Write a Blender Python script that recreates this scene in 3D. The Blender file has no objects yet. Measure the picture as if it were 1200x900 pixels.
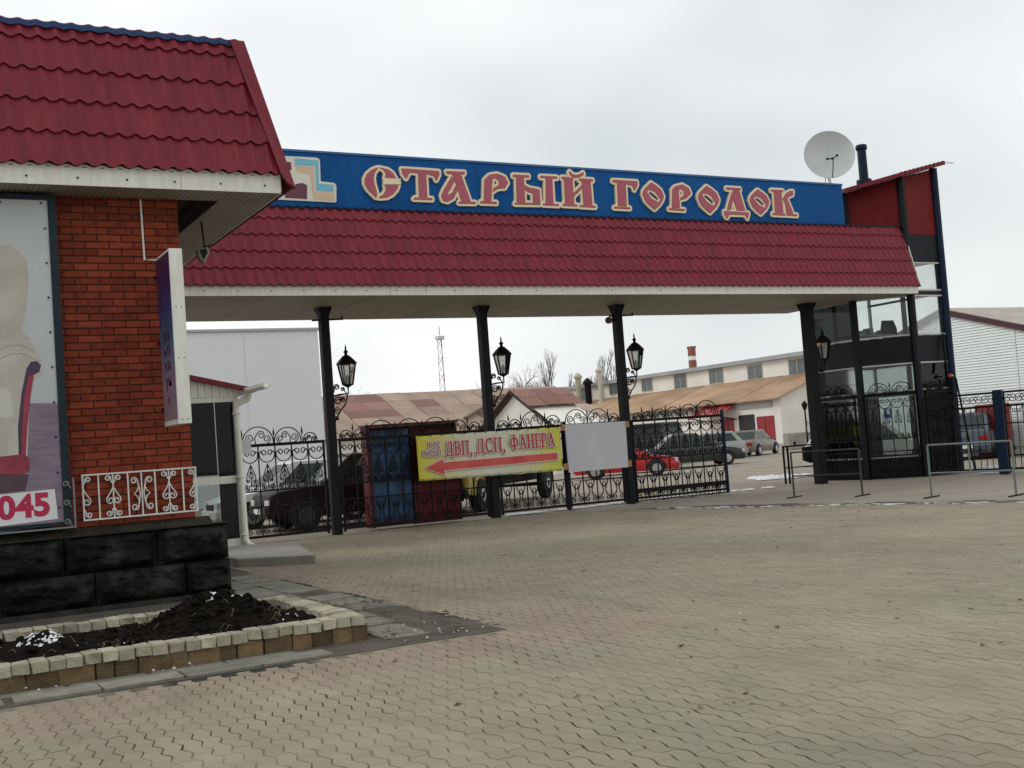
import bpy, bmesh, math, random
from mathutils import Vector, Matrix
sin, cos, pi, rad = math.sin, math.cos, math.pi, math.radians
rnd = random.Random(7)
S = bpy.context.scene
COL = S.collection

# ------------------------------------------------------------------ camera
FPX, YAW, PITCH, ROLL, EYE = 1389.25, rad(28.627), rad(2.962), rad(4.166), 1.5
_f = Vector((sin(YAW) * cos(PITCH), cos(YAW) * cos(PITCH), sin(PITCH)))
_r0 = Vector((cos(YAW), -sin(YAW), 0)); _u0 = _r0.cross(_f)
_r = cos(ROLL) * _r0 - sin(ROLL) * _u0
_u = sin(ROLL) * _r0 + cos(ROLL) * _u0
cam_d = bpy.data.cameras.new('camera'); cam = bpy.data.objects.new('camera', cam_d); COL.objects.link(cam)
cam_d.sensor_width = 36; cam_d.lens = FPX / 1200 * 36; cam_d.clip_start = 0.05; cam_d.clip_end = 3000
M = Matrix((_r, _u, -_f)).transposed().to_4x4(); M.translation = (0, 0, EYE); cam.matrix_world = M
S.camera = cam
ORG = Vector((0, 0, EYE))
def ray(px, py): return _f + _r * ((px - 600) / FPX) - _u * ((py - 450) / FPX)
def Py(px, py, y): v = ray(px, py); return ORG + v * (y / v.y)
def Px(px, py, x): v = ray(px, py); return ORG + v * (x / v.x)
def Pz(px, py, z=0.0): v = ray(px, py); return ORG + v * ((z - EYE) / v.z)

# ------------------------------------------------------------------ world, sun, exposure
SUN_EL, SUN_AZ = rad(40), rad(-55)          # azimuth clockwise from +Y
W = bpy.data.worlds.new('World'); S.world = W; W.use_nodes = True
nt = W.node_tree; nt.nodes.clear()
def N(t, **k):
    n = nt.nodes.new(t)
    for a, b in k.items(): setattr(n, a, b)
    return n
out = N('ShaderNodeOutputWorld'); bg = N('ShaderNodeBackground'); bg.inputs[1].default_value = 0.1
sky = N('ShaderNodeTexSky', sky_type='NISHITA'); sky.sun_disc = False
sky.sun_elevation = SUN_EL; sky.sun_rotation = SUN_AZ; sky.air_density = 1.5; sky.dust_density = 4
tc = N('ShaderNodeTexCoord'); mp = N('ShaderNodeMapping'); mp.inputs['Scale'].default_value = (1, 1, 2.2)
mp.inputs['Location'].default_value = (0.35, 0.1, 0.2)
ns = N('ShaderNodeTexNoise'); ns.inputs['Scale'].default_value = 1.5; ns.inputs['Detail'].default_value = 3; ns.inputs['Roughness'].default_value = 0.5
cr = N('ShaderNodeValToRGB')
cr.color_ramp.elements[0].position = 0.30; cr.color_ramp.elements[0].color = (7.0, 7.5, 7.75, 1)
cr.color_ramp.elements[1].position = 0.62; cr.color_ramp.elements[1].color = (11.2, 11.3, 11.3, 1)
mx = N('ShaderNodeMix', data_type='RGBA'); mx.inputs[0].default_value = 0.93
L = nt.links.new
L(tc.outputs['Generated'], mp.inputs[0]); L(mp.outputs[0], ns.inputs['Vector']); L(ns.outputs['Fac'], cr.inputs[0])
L(sky.outputs[0], mx.inputs[6]); L(cr.outputs[0], mx.inputs[7]); L(mx.outputs[2], bg.inputs[0]); L(bg.outputs[0], out.inputs[0])
sd = bpy.data.lights.new('sun', 'SUN'); sd.energy = 0.8; sd.angle = rad(20); sd.color = (1, 0.97, 0.92)
so = bpy.data.objects.new('sun', sd); COL.objects.link(so)
sv = Vector((sin(SUN_AZ) * cos(SUN_EL), cos(SUN_AZ) * cos(SUN_EL), sin(SUN_EL)))
so.rotation_euler = sv.to_track_quat('Z', 'Y').to_euler()
S.view_settings.view_transform = 'Standard'; S.view_settings.look = 'None'
S.view_settings.exposure = 0.0; S.view_settings.gamma = 1.0

# ------------------------------------------------------------------ materials
MATS = {}
def mat(name, col, rough=0.6, col2=None, scale=8.0, bump=0.0, bscale=None, metal=0.0, detail=4, spec=0.5, vary=0.0, attr=None, streak=None, coat=0.0, lo=0.35, hi=0.7, alpha=None, trans=0.0):
    """noise mix of two colours in object space, bump, per-object tint"""
    if name in MATS: return MATS[name]
    m = bpy.data.materials.new(name); m.use_nodes = True; t = m.node_tree; t.nodes.clear()
    def n(ty, **k):
        q = t.nodes.new(ty)
        for a, b in k.items(): setattr(q, a, b)
        return q
    o = n('ShaderNodeOutputMaterial'); b = n('ShaderNodeBsdfPrincipled'); t.links.new(b.outputs[0], o.inputs[0])
    b.inputs['Roughness'].default_value = rough; b.inputs['Metallic'].default_value = metal
    b.inputs['Specular IOR Level'].default_value = spec; b.inputs['Coat Weight'].default_value = coat
    b.inputs['Transmission Weight'].default_value = trans
    if alpha is not None: b.inputs['Alpha'].default_value = alpha
    g = n('ShaderNodeNewGeometry')
    cur = None
    c4 = (*col, 1)
    if col2 is not None:
        nz = n('ShaderNodeTexNoise'); nz.inputs['Scale'].default_value = scale; nz.inputs['Detail'].default_value = detail; nz.inputs['Roughness'].default_value = 0.6
        if streak:
            mpn = n('ShaderNodeMapping'); mpn.inputs['Scale'].default_value = streak
            t.links.new(g.outputs['Position'], mpn.inputs[0]); t.links.new(mpn.outputs[0], nz.inputs['Vector'])
        else: t.links.new(g.outputs['Position'], nz.inputs['Vector'])
        rp = n('ShaderNodeValToRGB'); rp.color_ramp.elements[0].position = lo; rp.color_ramp.elements[1].position = hi
        rp.color_ramp.elements[0].color = c4; rp.color_ramp.elements[1].color = (*col2, 1)
        t.links.new(nz.outputs['Fac'], rp.inputs[0]); cur = rp.outputs[0]
    if attr:
        at = n('ShaderNodeAttribute'); at.attribute_name = attr
        mm = n('ShaderNodeMix', data_type='RGBA', blend_type='MULTIPLY'); mm.inputs[0].default_value = 1
        if cur: t.links.new(cur, mm.inputs[6])
        else: mm.inputs[6].default_value = c4
        t.links.new(at.outputs['Color'], mm.inputs[7]); cur = mm.outputs[2]
    if vary:
        oi = n('ShaderNodeObjectInfo'); mr = n('ShaderNodeMapRange'); mr.inputs[3].default_value = 1 - vary; mr.inputs[4].default_value = 1 + vary
        t.links.new(oi.outputs['Random'], mr.inputs[0])
        hs = n('ShaderNodeHueSaturation')
        t.links.new(mr.outputs[0], hs.inputs['Value'])
        if cur: t.links.new(cur, hs.inputs['Color'])
        else: hs.inputs['Color'].default_value = c4
        cur = hs.outputs[0]
    if cur: t.links.new(cur, b.inputs['Base Color'])
    else: b.inputs['Base Color'].default_value = c4
    if bump:
        nb = n('ShaderNodeTexNoise'); nb.inputs['Scale'].default_value = bscale or scale * 3; nb.inputs['Detail'].default_value = 5
        t.links.new(g.outputs['Position'], nb.inputs['Vector'])
        bp = n('ShaderNodeBump'); bp.inputs['Strength'].default_value = bump; bp.inputs['Distance'].default_value = 0.02
        t.links.new(nb.outputs['Fac'], bp.inputs['Height']); t.links.new(bp.outputs[0], b.inputs['Normal'])
    MATS[name] = m
    return m
def glass(name, tint=(0.8, 0.85, 0.85), mixf=0.5, dark=(0.02, 0.025, 0.028), ior=1.5):
    """window pane: part transparent, part dark body, mirror reflection on top"""
    if name in MATS: return MATS[name]
    m = bpy.data.materials.new(name); m.use_nodes = True; t = m.node_tree; t.nodes.clear()
    o = t.nodes.new('ShaderNodeOutputMaterial'); gl = t.nodes.new('ShaderNodeBsdfGlossy'); gl.inputs['Roughness'].default_value = 0.02
    tr = t.nodes.new('ShaderNodeBsdfTransparent'); tr.inputs[0].default_value = (*tint, 1)
    df = t.nodes.new('ShaderNodeBsdfDiffuse'); df.inputs[0].default_value = (*dark, 1)
    m1 = t.nodes.new('ShaderNodeMixShader'); m1.inputs[0].default_value = mixf
    m2 = t.nodes.new('ShaderNodeMixShader'); fr = t.nodes.new('ShaderNodeFresnel'); fr.inputs[0].default_value = ior
    t.links.new(tr.outputs[0], m1.inputs[1]); t.links.new(df.outputs[0], m1.inputs[2])
    t.links.new(fr.outputs[0], m2.inputs[0]); t.links.new(m1.outputs[0], m2.inputs[1]); t.links.new(gl.outputs[0], m2.inputs[2])
    t.links.new(m2.outputs[0], o.inputs[0]); MATS[name] = m
    return m

# ------------------------------------------------------------------ mesh building
def frame_of(t):
    t = t.normalized(); a = Vector((0, 0, 1)) if abs(t.z) < 0.9 else Vector((0, 1, 0))
    x = a.cross(t).normalized(); return x, t.cross(x)
class MB:
    def __init__(s): s.v = []; s.f = []; s.c = []; s.col = None
    def add(s, vs, fs):
        k = len(s.v); s.v += [tuple(v) for v in vs]; s.f += [tuple(i + k for i in f) for f in fs]
        s.c += [s.col] * len(fs); return s
    def box(s, x0, x1, y0, y1, z0, z1, M=None):
        vs = [Vector((x, y, z)) for z in (z0, z1) for y in (y0, y1) for x in (x0, x1)]
        if M: vs = [M @ v for v in vs]
        return s.add(vs, [(0, 2, 3, 1), (4, 5, 7, 6), (0, 1, 5, 4), (2, 6, 7, 3), (0, 4, 6, 2), (1, 3, 7, 5)])
    def bar(s, a, b, w, h=None, up=None):
        a, b = Vector(a), Vector(b); h = h or w; t = (b - a).normalized()
        if up is None: x, y = frame_of(t)
        else: y = Vector(up); x = y.cross(t).normalized(); y = t.cross(x)
        vs = [p + x * (i * w / 2) + y * (j * h / 2) for p in (a, b) for i, j in ((-1, -1), (1, -1), (1, 1), (-1, 1))]
        return s.add(vs, [(3, 2, 1, 0), (4, 5, 6, 7), (0, 1, 5, 4), (1, 2, 6, 5), (2, 3, 7, 6), (3, 0, 4, 7)])
    def tube(s, pts, r, n=6, closed=False, caps=True):
        pts = [Vector(p) for p in pts]; m = len(pts); rs = r if isinstance(r, (list, tuple)) else [r] * m
        vs = []; fs = []; px = None
        for i, p in enumerate(pts):
            a = pts[i - 1] if (i or closed) else p; b = pts[(i + 1) % m] if (i < m - 1 or closed) else p
            t = (b - a)
            if t.length < 1e-9: t = Vector((0, 0, 1))
            t.normalize()
            if px is None: x, y = frame_of(t)
            else:
                x = px - t * px.dot(t)
                if x.length < 1e-6: x, _ = frame_of(t)
                x.normalize(); y = t.cross(x)
            px = x
            for j in range(n):
                q = 2 * pi * (j + 0.5) / n; vs.append(p + x * (rs[i] * cos(q)) + y * (rs[i] * sin(q)))
        for i in range(m if closed else m - 1):
            a = i * n; b = ((i + 1) % m) * n
            for j in range(n): fs.append((a + j, a + (j + 1) % n, b + (j + 1) % n, b + j))
        if caps and not closed: fs.append(tuple(range(n))[::-1]); fs.append(tuple(range((m - 1) * n, m * n)))
        return s.add(vs, fs)
    def lathe(s, prof, n=16, M=None):
        vs = []; fs = []
        for r, z in prof:
            for j in range(n): vs.append(Vector((r * cos(2 * pi * j / n), r * sin(2 * pi * j / n), z)))
        for i in range(len(prof) - 1):
            for j in range(n): fs.append((i * n + j, i * n + (j + 1) % n, (i + 1) * n + (j + 1) % n, (i + 1) * n + j))
        fs.append(tuple(range(n))[::-1]); k = (len(prof) - 1) * n; fs.append(tuple(range(k, k + n)))
        if M: vs = [M @ v for v in vs]
        return s.add(vs, fs)
    def prism(s, poly, d):
        """closed polygon (3d points) extruded by vector d"""
        poly = [Vector(p) for p in poly]; d = Vector(d); n = len(poly)
        nrm = Vector((0, 0, 0))
        for i in range(n): nrm += (poly[i] - poly[0]).cross(poly[(i + 1) % n] - poly[0])
        if nrm.dot(d) > 0: poly = poly[::-1]
        return s.add(poly + [p + d for p in poly], [tuple(range(n)), tuple(range(2 * n - 1, n - 1, -1))] + [(i, i + n, (i + 1) % n + n, (i + 1) % n) for i in range(n)])
    def quad(s, *p): return s.add(p, [tuple(range(len(p)))])
    def mesh(s, name='m'):
        me = bpy.data.meshes.new(name); me.from_pydata(s.v, [], s.f)
        if any(c is not None for c in s.c):
            at = me.color_attributes.new('tint', 'FLOAT_COLOR', 'CORNER'); k = 0
            buf = []
            for f, c in zip(s.f, s.c):
                c = c or (1, 1, 1)
                buf += [c[0], c[1], c[2], 1.0] * len(f)
            at.data.foreach_set('color', buf)
        me.update(); return me
    def build(s, name, m, parent=None, smooth=False, bevel=0, fixn=True):
        me = s.mesh(name)
        if fixn:
            bm = bmesh.new(); bm.from_mesh(me); bmesh.ops.recalc_face_normals(bm, faces=bm.faces[:])
            if bevel: bmesh.ops.bevel(bm, geom=bm.edges[:], offset=bevel, segments=1, affect='EDGES')
            bm.to_mesh(me); bm.free()
        return obj(name, me, m, parent, smooth)
def obj(name, me, m, parent=None, smooth=False):
    o = bpy.data.objects.new(name, me); COL.objects.link(o)
    if m is not None and not me.materials: me.materials.append(m)
    if smooth:
        me.polygons.foreach_set('use_smooth', [True] * len(me.polygons))
        try: me.set_sharp_from_angle(angle=rad(smooth if smooth is not True else 45))
        except Exception: pass
    if parent is not None: o.parent = parent
    return o
def thing(name, label, cat, loc=(0, 0, 0), rz=0.0, group=None):
    o = bpy.data.objects.new(name, None); COL.objects.link(o); o.empty_display_size = 0.2
    o.location = loc; o.rotation_euler = (0, 0, rz); return tag(o, label, cat, group)
def tag(o, label=None, cat=None, group=None, kind=None):
    if label: o['label'] = label
    if cat: o['category'] = cat
    if group: o['group'] = group
    if kind: o['kind'] = kind
    return o
def inst(name, me, parent, loc=(0, 0, 0), rot=(0, 0, 0), scale=(1, 1, 1)):
    o = bpy.data.objects.new(name, me); COL.objects.link(o); o.parent = parent
    o.location = loc; o.rotation_euler = rot; o.scale = scale; return o
def hash3(a, b, c=0): return random.Random((a * 73856093) ^ (b * 19349663) ^ (c * 83492791)).random()
def vnoise(x, y, seed=0):
    ix, iy = math.floor(x), math.floor(y); fx, fy = x - ix, y - iy
    fx = fx * fx * (3 - 2 * fx); fy = fy * fy * (3 - 2 * fy)
    h = lambda i, j: hash3(ix + i, iy + j, seed)
    return (h(0, 0) * (1 - fx) + h(1, 0) * fx) * (1 - fy) + (h(0, 1) * (1 - fx) + h(1, 1) * fx) * fy
def fbm(x, y, seed=0, o=3): return sum(vnoise(x * 2 ** i, y * 2 ** i, seed + i) / 2 ** (i + 1) for i in range(o)) / (1 - 0.5 ** o)

m_tile = mat('tile_red', (0.165, 0.014, 0.025), 0.5, (0.225, 0.022, 0.036), 1.6, 0.06, 30, spec=0.25, vary=0.07, streak=(3, 3, .5), detail=6)
m_trimred = mat('trim_red', (0.165, 0.015, 0.026), 0.5, (0.205, 0.020, 0.032), 4, spec=0.25)
m_white = mat('white_trim', (0.70, 0.69, 0.61), 0.55, (0.82, 0.82, 0.75), 3, 0.03, 30, streak=(6, 6, 1))
m_soffit = mat('soffit_cream', (0.30, 0.278, 0.222), 0.6, (0.36, 0.335, 0.27), 1.2, detail=6, spec=.3)
m_black = mat('black_paint', (0.006, 0.0065, 0.008), 0.55, (0.010, 0.0105, 0.013), 6, 0.05, 60, spec=0.16)
m_iron = mat('wrought_iron', (0.005, 0.005, 0.006), 0.6, (0.012, 0.009, 0.008), 20, spec=0.15)
m_navy = mat('navy_paint', (0.003, 0.011, 0.034), 0.5, (0.004, 0.016, 0.045), 5, spec=0.2)
m_blue = mat('sign_blue', (0.003, 0.074, 0.255), 0.5, (0.005, 0.096, 0.31), 1.2, streak=(1.5, 1, 0.35), spec=0.12, detail=6)
m_cream = mat('letter_cream', (0.83, 0.70, 0.49), 0.5)
m_gold = mat('letter_gold', (0.42, 0.20, 0.06), 0.5)
m_letter = mat('letter_crimson', (0.40, 0.075, 0.115), 0.45, (0.44, 0.09, 0.13), 4)
m_brick = mat('brick', (0.27, 0.054, 0.027), 0.88, (0.175, 0.036, 0.020), 9, 0.35, 60, vary=0.26, spec=0.15, detail=7)
m_mortar = mat('mortar', (0.055, 0.026, 0.018), 0.95, (0.09, 0.05, 0.035), 18, 0.3, 60)
m_plinth = mat('plinth_stone', (0.0035, 0.0035, 0.0032), 0.75, (0.040, 0.038, 0.032), 3.2, 1.0, 16, vary=0.2, spec=0.2, detail=7, lo=.48, hi=.78)  # grey noise patches paint highlights onto the rough black stone
m_conc = mat('concrete', (0.23, 0.22, 0.19), 0.9, (0.32, 0.31, 0.27), 3, 0.3, 40, vary=0.08)
m_glass = glass('window_glass', (0.75, 0.82, 0.80), 0.35)
m_glassdark = glass('dark_glass', (0.5, 0.55, 0.55), 0.75, (0.02, 0.024, 0.026))
m_carglass = glass('car_glass', (0.45, 0.55, 0.55), 0.6, (0.03, 0.045, 0.045))
m_rubber = mat('rubber', (0.015, 0.015, 0.015), 0.85)
m_chrome = mat('alloy', (0.5, 0.5, 0.5), 0.35, metal=0.8)
m_snow = mat('snow', (0.80, 0.82, 0.86), 0.7, (0.6, 0.6, 0.6), 9, 0.3, 30)
m_soil = mat('soil', (0.0035, 0.0028, 0.002), 0.95, (0.014, 0.010, 0.0065), 12, 0.8, 45, spec=0.1)
# ================================================================== GROUND
m_asphalt = mat('asphalt', (0.225, 0.193, 0.152), 0.9, (0.315, 0.275, 0.22), 0.5, 0.35, 55, detail=7, lo=0.3, hi=0.7)
b = MB(); n = 24
b.quad((-900, -300, -0.03), (1500, -300, -0.03), (1500, 1800, -0.03), (-900, 1800, -0.03))
tag(b.build('ground', m_asphalt), 'beige grey asphalt of the yard and road around the gate', kind='structure')

# forecourt paving: sand bed, wave-edged concrete pavers
EDGE = [(13.2, 22.35), (13.9, 20.5), (14.9, 17.2), (16.2, 13.0), (17.4, 8.5), (18.5, 4.0), (18.5, -1.0)]
def edge_x(y):
    for (xa, ya), (xb, yb) in zip(EDGE, EDGE[1:]):
        if yb <= y <= ya: return xb + (xa - xb) * (y - yb) / (ya - yb)
    return 0
m_sand = mat('joint_sand', (0.016, 0.012, 0.008), 0.95, (0.24, 0.21, 0.155), 0.7, 0.3, 60, detail=8, lo=0.43, hi=0.57)
b = MB()
poly = [(-6, -1.0), (-6, 8.72), (4.55, 8.72), (4.55, 16.0), (4.55, 22.35)] + EDGE
b.add([(x, y, -0.0035) for x, y in poly], [(0, 1, 2, len(poly) - 1), tuple(range(2, len(poly)))])
paving = b.build('forecourt_paving', m_sand); tag(paving, kind='structure')
m_paver = mat('paver', (1.0, 1.0, 1.0), 0.82, (0.84, 0.84, 0.82), 2.2, 0.25, 90, attr='tint', detail=6)
PL, PW, AMP, JT = 0.225, 0.106, 0.0165, 0.0092
def paver_poly(sg=1):
    """wave paver: zigzag long sides along Y"""
    k = [(-0.5, 0.0), (-0.27, 1.0 * sg), (-.2, .95 * sg), (0.2, -.95 * sg), (0.27, -1.0 * sg), (0.5, 0.0)]
    h = PL / 2 - 0.0012
    right = [(PW / 2 - JT / 2 + a * AMP, max(-h, min(h, t * PL))) for t, a in k]
    left = [(-PW / 2 + JT / 2 + a * AMP, max(-h, min(h, t * PL))) for t, a in k]
    return right + left[::-1]
PPS = (paver_poly(1), paver_poly(-1))
def in_paving(x, y):
    if y > 22.2 or x > edge_x(y) - 0.1 + 0.15 * math.sin(y * 3.1) * 0.5: return False
    if x < 4.60 and y > 8.66: return False
    return True
def visible(x, y):
    v = Vector((x, y, -EYE)); d = v.dot(_f)
    if d < 2.5: return False
    sx = v.dot(_r) / d * FPX; sy = v.dot(_u) / d * FPX
    return abs(sx) < 690 and sy > -560
def paver_col(x, y, i, j):
    dslab = max(x - 4.55, 8.7 - y) if (x > 4.55 or y < 8.7) else 0
    pink = 0.85 * max(0, min(1, (1.15 + .5 * (fbm(x, y, 33) - .5) + 0.3 * hash3(i, j, 5) - dslab) * 3.0))
    if y > 15.5 + 2 * fbm(x * .3, y * .3, 3): pink = max(pink, 0.45)
    pink = max(pink, 0.55 * max(0, fbm(x * 0.22, y * 0.22, 9) * 3 - 1.35))
    pink *= 0.75 + 0.25 * hash3(i, j, 2)
    g = (0.262, 0.240, 0.166); p = (0.300, 0.222, 0.172); w = (0.312, 0.268, 0.186)
    base = [g[k] * (1 - pink) + p[k] * pink for k in range(3)]
    t = max(0, min(1, (fbm(x * 0.5, y * 0.5, 21) - 0.42) * 3)); base = [base[k] * (1 - t) + w[k] * t * (1 - .4 * pink) + p[k] * t * .4 * pink for k in range(3)]
    s = 0.945 + 0.11 * hash3(i, j, 1); s *= 0.88 + 0.24 * fbm(x * 0.8, y * 0.8, 40, 4); st = fbm(x * 1.7 + 5, y * 0.55, 51, 4); s *= 1 - 0.14 * max(0, min(1, (st - .60) * 6))
    return tuple(c * s for c in base)
def add_paver(b, x, y, i, j):
    dz = (hash3(i, j, 3) - 0.5) * 0.003 + (fbm(x * .9, y * .9, 60) - 0.5) * 0.006; tx = (hash3(i, j, 4) - .5) * 0.010; ty = (hash3(i, j, 6) - .5) * 0.010
    a = (hash3(i, j, 8) - .5) * 0.03; ca, sa = cos(a), sin(a); x += (hash3(i, j, 11) - .5) * .0035; y += (hash3(i, j, 12) - .5) * .004
    PP = PPS[i % 2]; n = len(PP); top = []; low = []
    for u, v in PP:
        q = 0.975; uu, vv = u * q, v * (1 - (1 - q) * .5)
        top.append((x + uu * ca - vv * sa, y + uu * sa + vv * ca, dz + u * tx + v * ty))
        low.append((x + u * ca - v * sa, y + u * sa + v * ca, dz - 0.002 + u * tx + v * ty))
    bot = [(p[0], p[1], -0.02) for p in low]
    b.col = paver_col(x, y, i, j)
    b.add(top + low + bot, [tuple(range(n))] + [(k + n, (k + 1) % n + n, (k + 1) % n, k) for k in range(n)] + [(k + 2 * n, (k + 1) % n + 2 * n, (k + 1) % n + n, k + n) for k in range(n)])
plist = []
for i in range(-30, 186):
    for j in range(5, 105):
        x = i * PW; y = j * PL + (0.5 * PL if i % 2 else 0)
        if in_paving(x, y) and visible(x, y): plist.append((x, y, i, j))
def inframe(x, y):
    v = Vector((x, y, -EYE)); d = v.dot(_f); sx = v.dot(_r) / d * FPX; sy = v.dot(_u) / d * FPX
    return abs(sx) < 585 and -440 < sy
plist.sort(key=lambda p: (0 if inframe(p[0], p[1]) else 1, Vector((p[0], p[1], -EYE)).dot(_f)))
for x, y, i, j in plist[:300]:
    b = MB(); add_paver(b, 0, 0, i, j); b.c = [paver_col(x, y, i, j)] * len(b.f)
    dz = (fbm(x * .9, y * .9, 60) - 0.5) * 0.006 - (fbm(0, 0, 60) - .5) * .006
    o = b.build('paver', m_paver, paving, fixn=False); o.location = (x, y, dz)
b = MB()
for x, y, i, j in plist[300:]: add_paver(b, x, y, i, j)
tag(b.build('paver_field', m_paver, paving, fixn=False), kind='stuff')

# apron of old concrete slabs round the planter and along the shop
m_dirt = mat('dirt', (0.06, 0.05, 0.038), 0.95, (0.12, 0.103, 0.08), 2.5, 0.6, 50, detail=7)
b = MB(); b.quad((-6, 8.72, -0.0005), (4.55, 8.72, -0.0005), (4.55, 22.35, -0.0005), (-6, 22.35, -0.0005))
apron = b.build('slab_apron', m_dirt); tag(apron, kind='structure')
m_slab = mat('old_slab', (0.145, 0.138, 0.110), 0.95, (0.25, 0.238, 0.192), 5, 0.5, 60, vary=0.14, detail=7)
slab_i = 0
def slab(x0, x1, y0, y1, rz=0.0, h=0.022):
    global slab_i
    slab_i += 1
    r = random.Random(slab_i); b = MB(); cx, cy = (x0 + x1) / 2, (y0 + y1) / 2; hx, hy = (x1 - x0) / 2, (y1 - y0) / 2
    c = 0.03
    pl = [(-hx + c * r.random() * 2, -hy), (hx - c * r.random() * 2, -hy + 0.01 * r.random()), (hx, -hy + c), (hx - .01 * r.random(), hy - c * r.random()), (hx - c, hy), (-hx + c, hy - 0.01 * r.random()), (-hx, hy - c), (-hx + .012 * r.random(), -hy + c * r.random() * 2)]
    b.prism([(u, v, -0.02) for u, v in pl], (0, 0, 0.02 + h - 0.006 * r.random()))
    o = b.build('slab', m_slab, apron, bevel=0); o.location = (cx, cy, -0.002); o.rotation_euler = ((r.random() - .5) * .012, (r.random() - .5) * .012, rz + (r.random() - .5) * .03)
for k in range(8):
    x = -0.85 + k * 0.50
    xo = x * 1.16 + .05 * hash3(k, 4)
    if xo + .5 < 3.3: slab(xo, xo + .56, 8.74 + .02 * hash3(k, 1), 9.07)
    slab(xo - 0.17, xo + 0.37, 9.085, 9.25, h=0.012) if xo + .4 < 3.5 else None
for k, y in enumerate([9.35, 9.85, 10.4, 10.95, 11.5, 12.05, 12.6, 13.15, 13.7, 14.25, 14.8, 15.4]):
    if k in (2, 6): slab(3.66, 4.1, y, y + 0.5)
    elif k == 0: slab(3.62, 4.02, y - .3, y + 0.45)
    else:
        slab(3.66, 4.08, y, y + 0.51); (slab(4.1, 4.5, y + .02, y + 0.52) if k > 1 else None)
for k in range(8): slab(-0.9 + k * .56, -0.38 + k * .56, 11.75, 12.35); slab(-0.9 + k * .56, -0.38 + k * .56, 12.4, 13.0)

# ---- litter: leaves, pebbles
m_leaf = mat('dry_leaf', (0.035, 0.022, 0.012), 0.9, (0.15, 0.10, 0.05), 5)
b = MB()
for k in range(700):
    x = rnd.uniform(2.5, 15); y = rnd.uniform(5, 20)
    if k % 3 == 0: x, y = rnd.uniform(3.5, 4.6), rnd.uniform(8.75, 12)
    elif not (in_paving(x, y) and visible(x, y)): continue
    a = rnd.uniform(0, pi); s = rnd.uniform(0.009, 0.034) * (1 if k % 9 else 1.6)
    pts = [(x + s * cos(a + t) * q, y + s * sin(a + t) * q, 0.004 + rnd.random() * 0.5 * s + 0.018 * (x < 4.6 and y > 8.7)) for t, q in ((0, 1), (1.2, .5), (pi, 1), (pi + 1.3, .55))]
    b.add(pts, [(0, 1, 2, 3)])
tag(b.build('leaf_litter', m_leaf, fixn=False), 'scattered dry leaves and scraps on the paving', 'litter', kind='stuff')
m_peb = mat('pale_pebble', (0.55, 0.53, 0.48), 0.9, (0.7, 0.7, 0.66), 9, vary=0.2)
b = MB()
for k in range(46):
    if k < 28: x, y, z = rnd.uniform(3.6, 4.6), rnd.uniform(8.75, 9.9), 0.01
    elif k < 36: x, y, z = rnd.uniform(0.9, 2.2), rnd.uniform(9.05, 9.25), 0.03
    else:
        x, y, z = rnd.uniform(4.5, 12), rnd.uniform(6, 14), 0.003
    s = rnd.uniform(0.006, 0.018); M_ = Matrix.Translation((x, y, z)) @ Matrix.Rotation(rnd.random() * 3, 4, 'Z') @ Matrix.Diagonal((s, s * .7, s * .6, 1))
    b.lathe([(0.3, -1), (1, -.3), (0.9, .4), (.3, .9)], 6, M_)
tag(b.build('pebbles', m_peb), 'small pale stones and rubble by the planter corner', 'pebbles', kind='stuff')

# ---- snow and slush scraps
def snow_patch(name, label, cx, cy, rx, ry, n, smin, smax, z=0.0, h=0.05, rz=0.0, seed=1):
    r = random.Random(seed); b = MB()
    for k in range(n):
        a = r.random() * 2 * pi; q = math.sqrt(r.random()); u, v = q * rx * cos(a), q * ry * sin(a)
        x, y = cx + u * cos(rz) - v * sin(rz), cy + u * sin(rz) + v * cos(rz); s = r.uniform(smin, smax)
        m = 9; ring = [(x + s * (0.6 + 0.6 * r.random()) * cos(2 * pi * i / m), y + s * (0.6 + .6 * r.random()) * .7 * sin(2 * pi * i / m), z - .01) for i in range(m)]
        mid = [(x + (p[0] - x) * .6, y + (p[1] - y) * .6, z + h * (0.5 + .5 * r.random())) for p in ring]
        b.add(ring + mid + [(x, y, z + h * 1.15)], [(i, (i + 1) % m, (i + 1) % m + m, i + m) for i in range(m)] + [(i + m, (i + 1) % m + m, 2 * m) for i in range(m)])
    return tag(b.build(name, m_snow, smooth=60), label, 'snow', kind='stuff')
p = Pz(915, 559); snow_patch('snow_patch', 'melting snow heap on the yard asphalt inside the open gate', p.x, p.y, 1.0, .9, 26, .12, .4, 0, .06, .6, 3)
p = Pz(1170, 553); snow_patch('snow_patch', 'small white snow lump at the foot of the blue fence post', p.x - .1, p.y + .1, .28, .2, 8, .08, .2, 0, .16, 0, 4)
p = Pz(790, 582); snow_patch('snow_patch', 'thin strip of slush under the gate leaf', 17.2, 23.1, 2.6, .14, 60, .06, .22, 0, .02, 0, 5)
snow_patch('snow_patch', 'thin strip of slush along the foot of the scroll fence', 13.6, 23.0, 1.9, .1, 40, .06, .2, 0, .02, 0, 6)
m_wet = mat('pale_frost', (0.36, 0.345, 0.31), 0.8, (0.22, 0.20, 0.17), 1.6, 0.2, 30, detail=6)
b = MB(); r_ = random.Random(11)
for k in range(90):
    t = r_.random(); ya = 20.4 - t * 8.2; x = edge_x(ya) + .35 + r_.uniform(-.12, .25); y = ya; s = r_.uniform(.02, .12)
    m = 7; b.add([(x + s * (.5 + r_.random()) * .6 * cos(2 * pi * i / m), y + s * (.5 + r_.random()) * 1.6 * sin(2 * pi * i / m), -0.024) for i in range(m)], [tuple(range(m))])
tag(b.build('gutter_slush', m_snow, fixn=False), 'broken line of dirty slush where paving meets asphalt', 'slush', kind='stuff')
b = MB()
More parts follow.
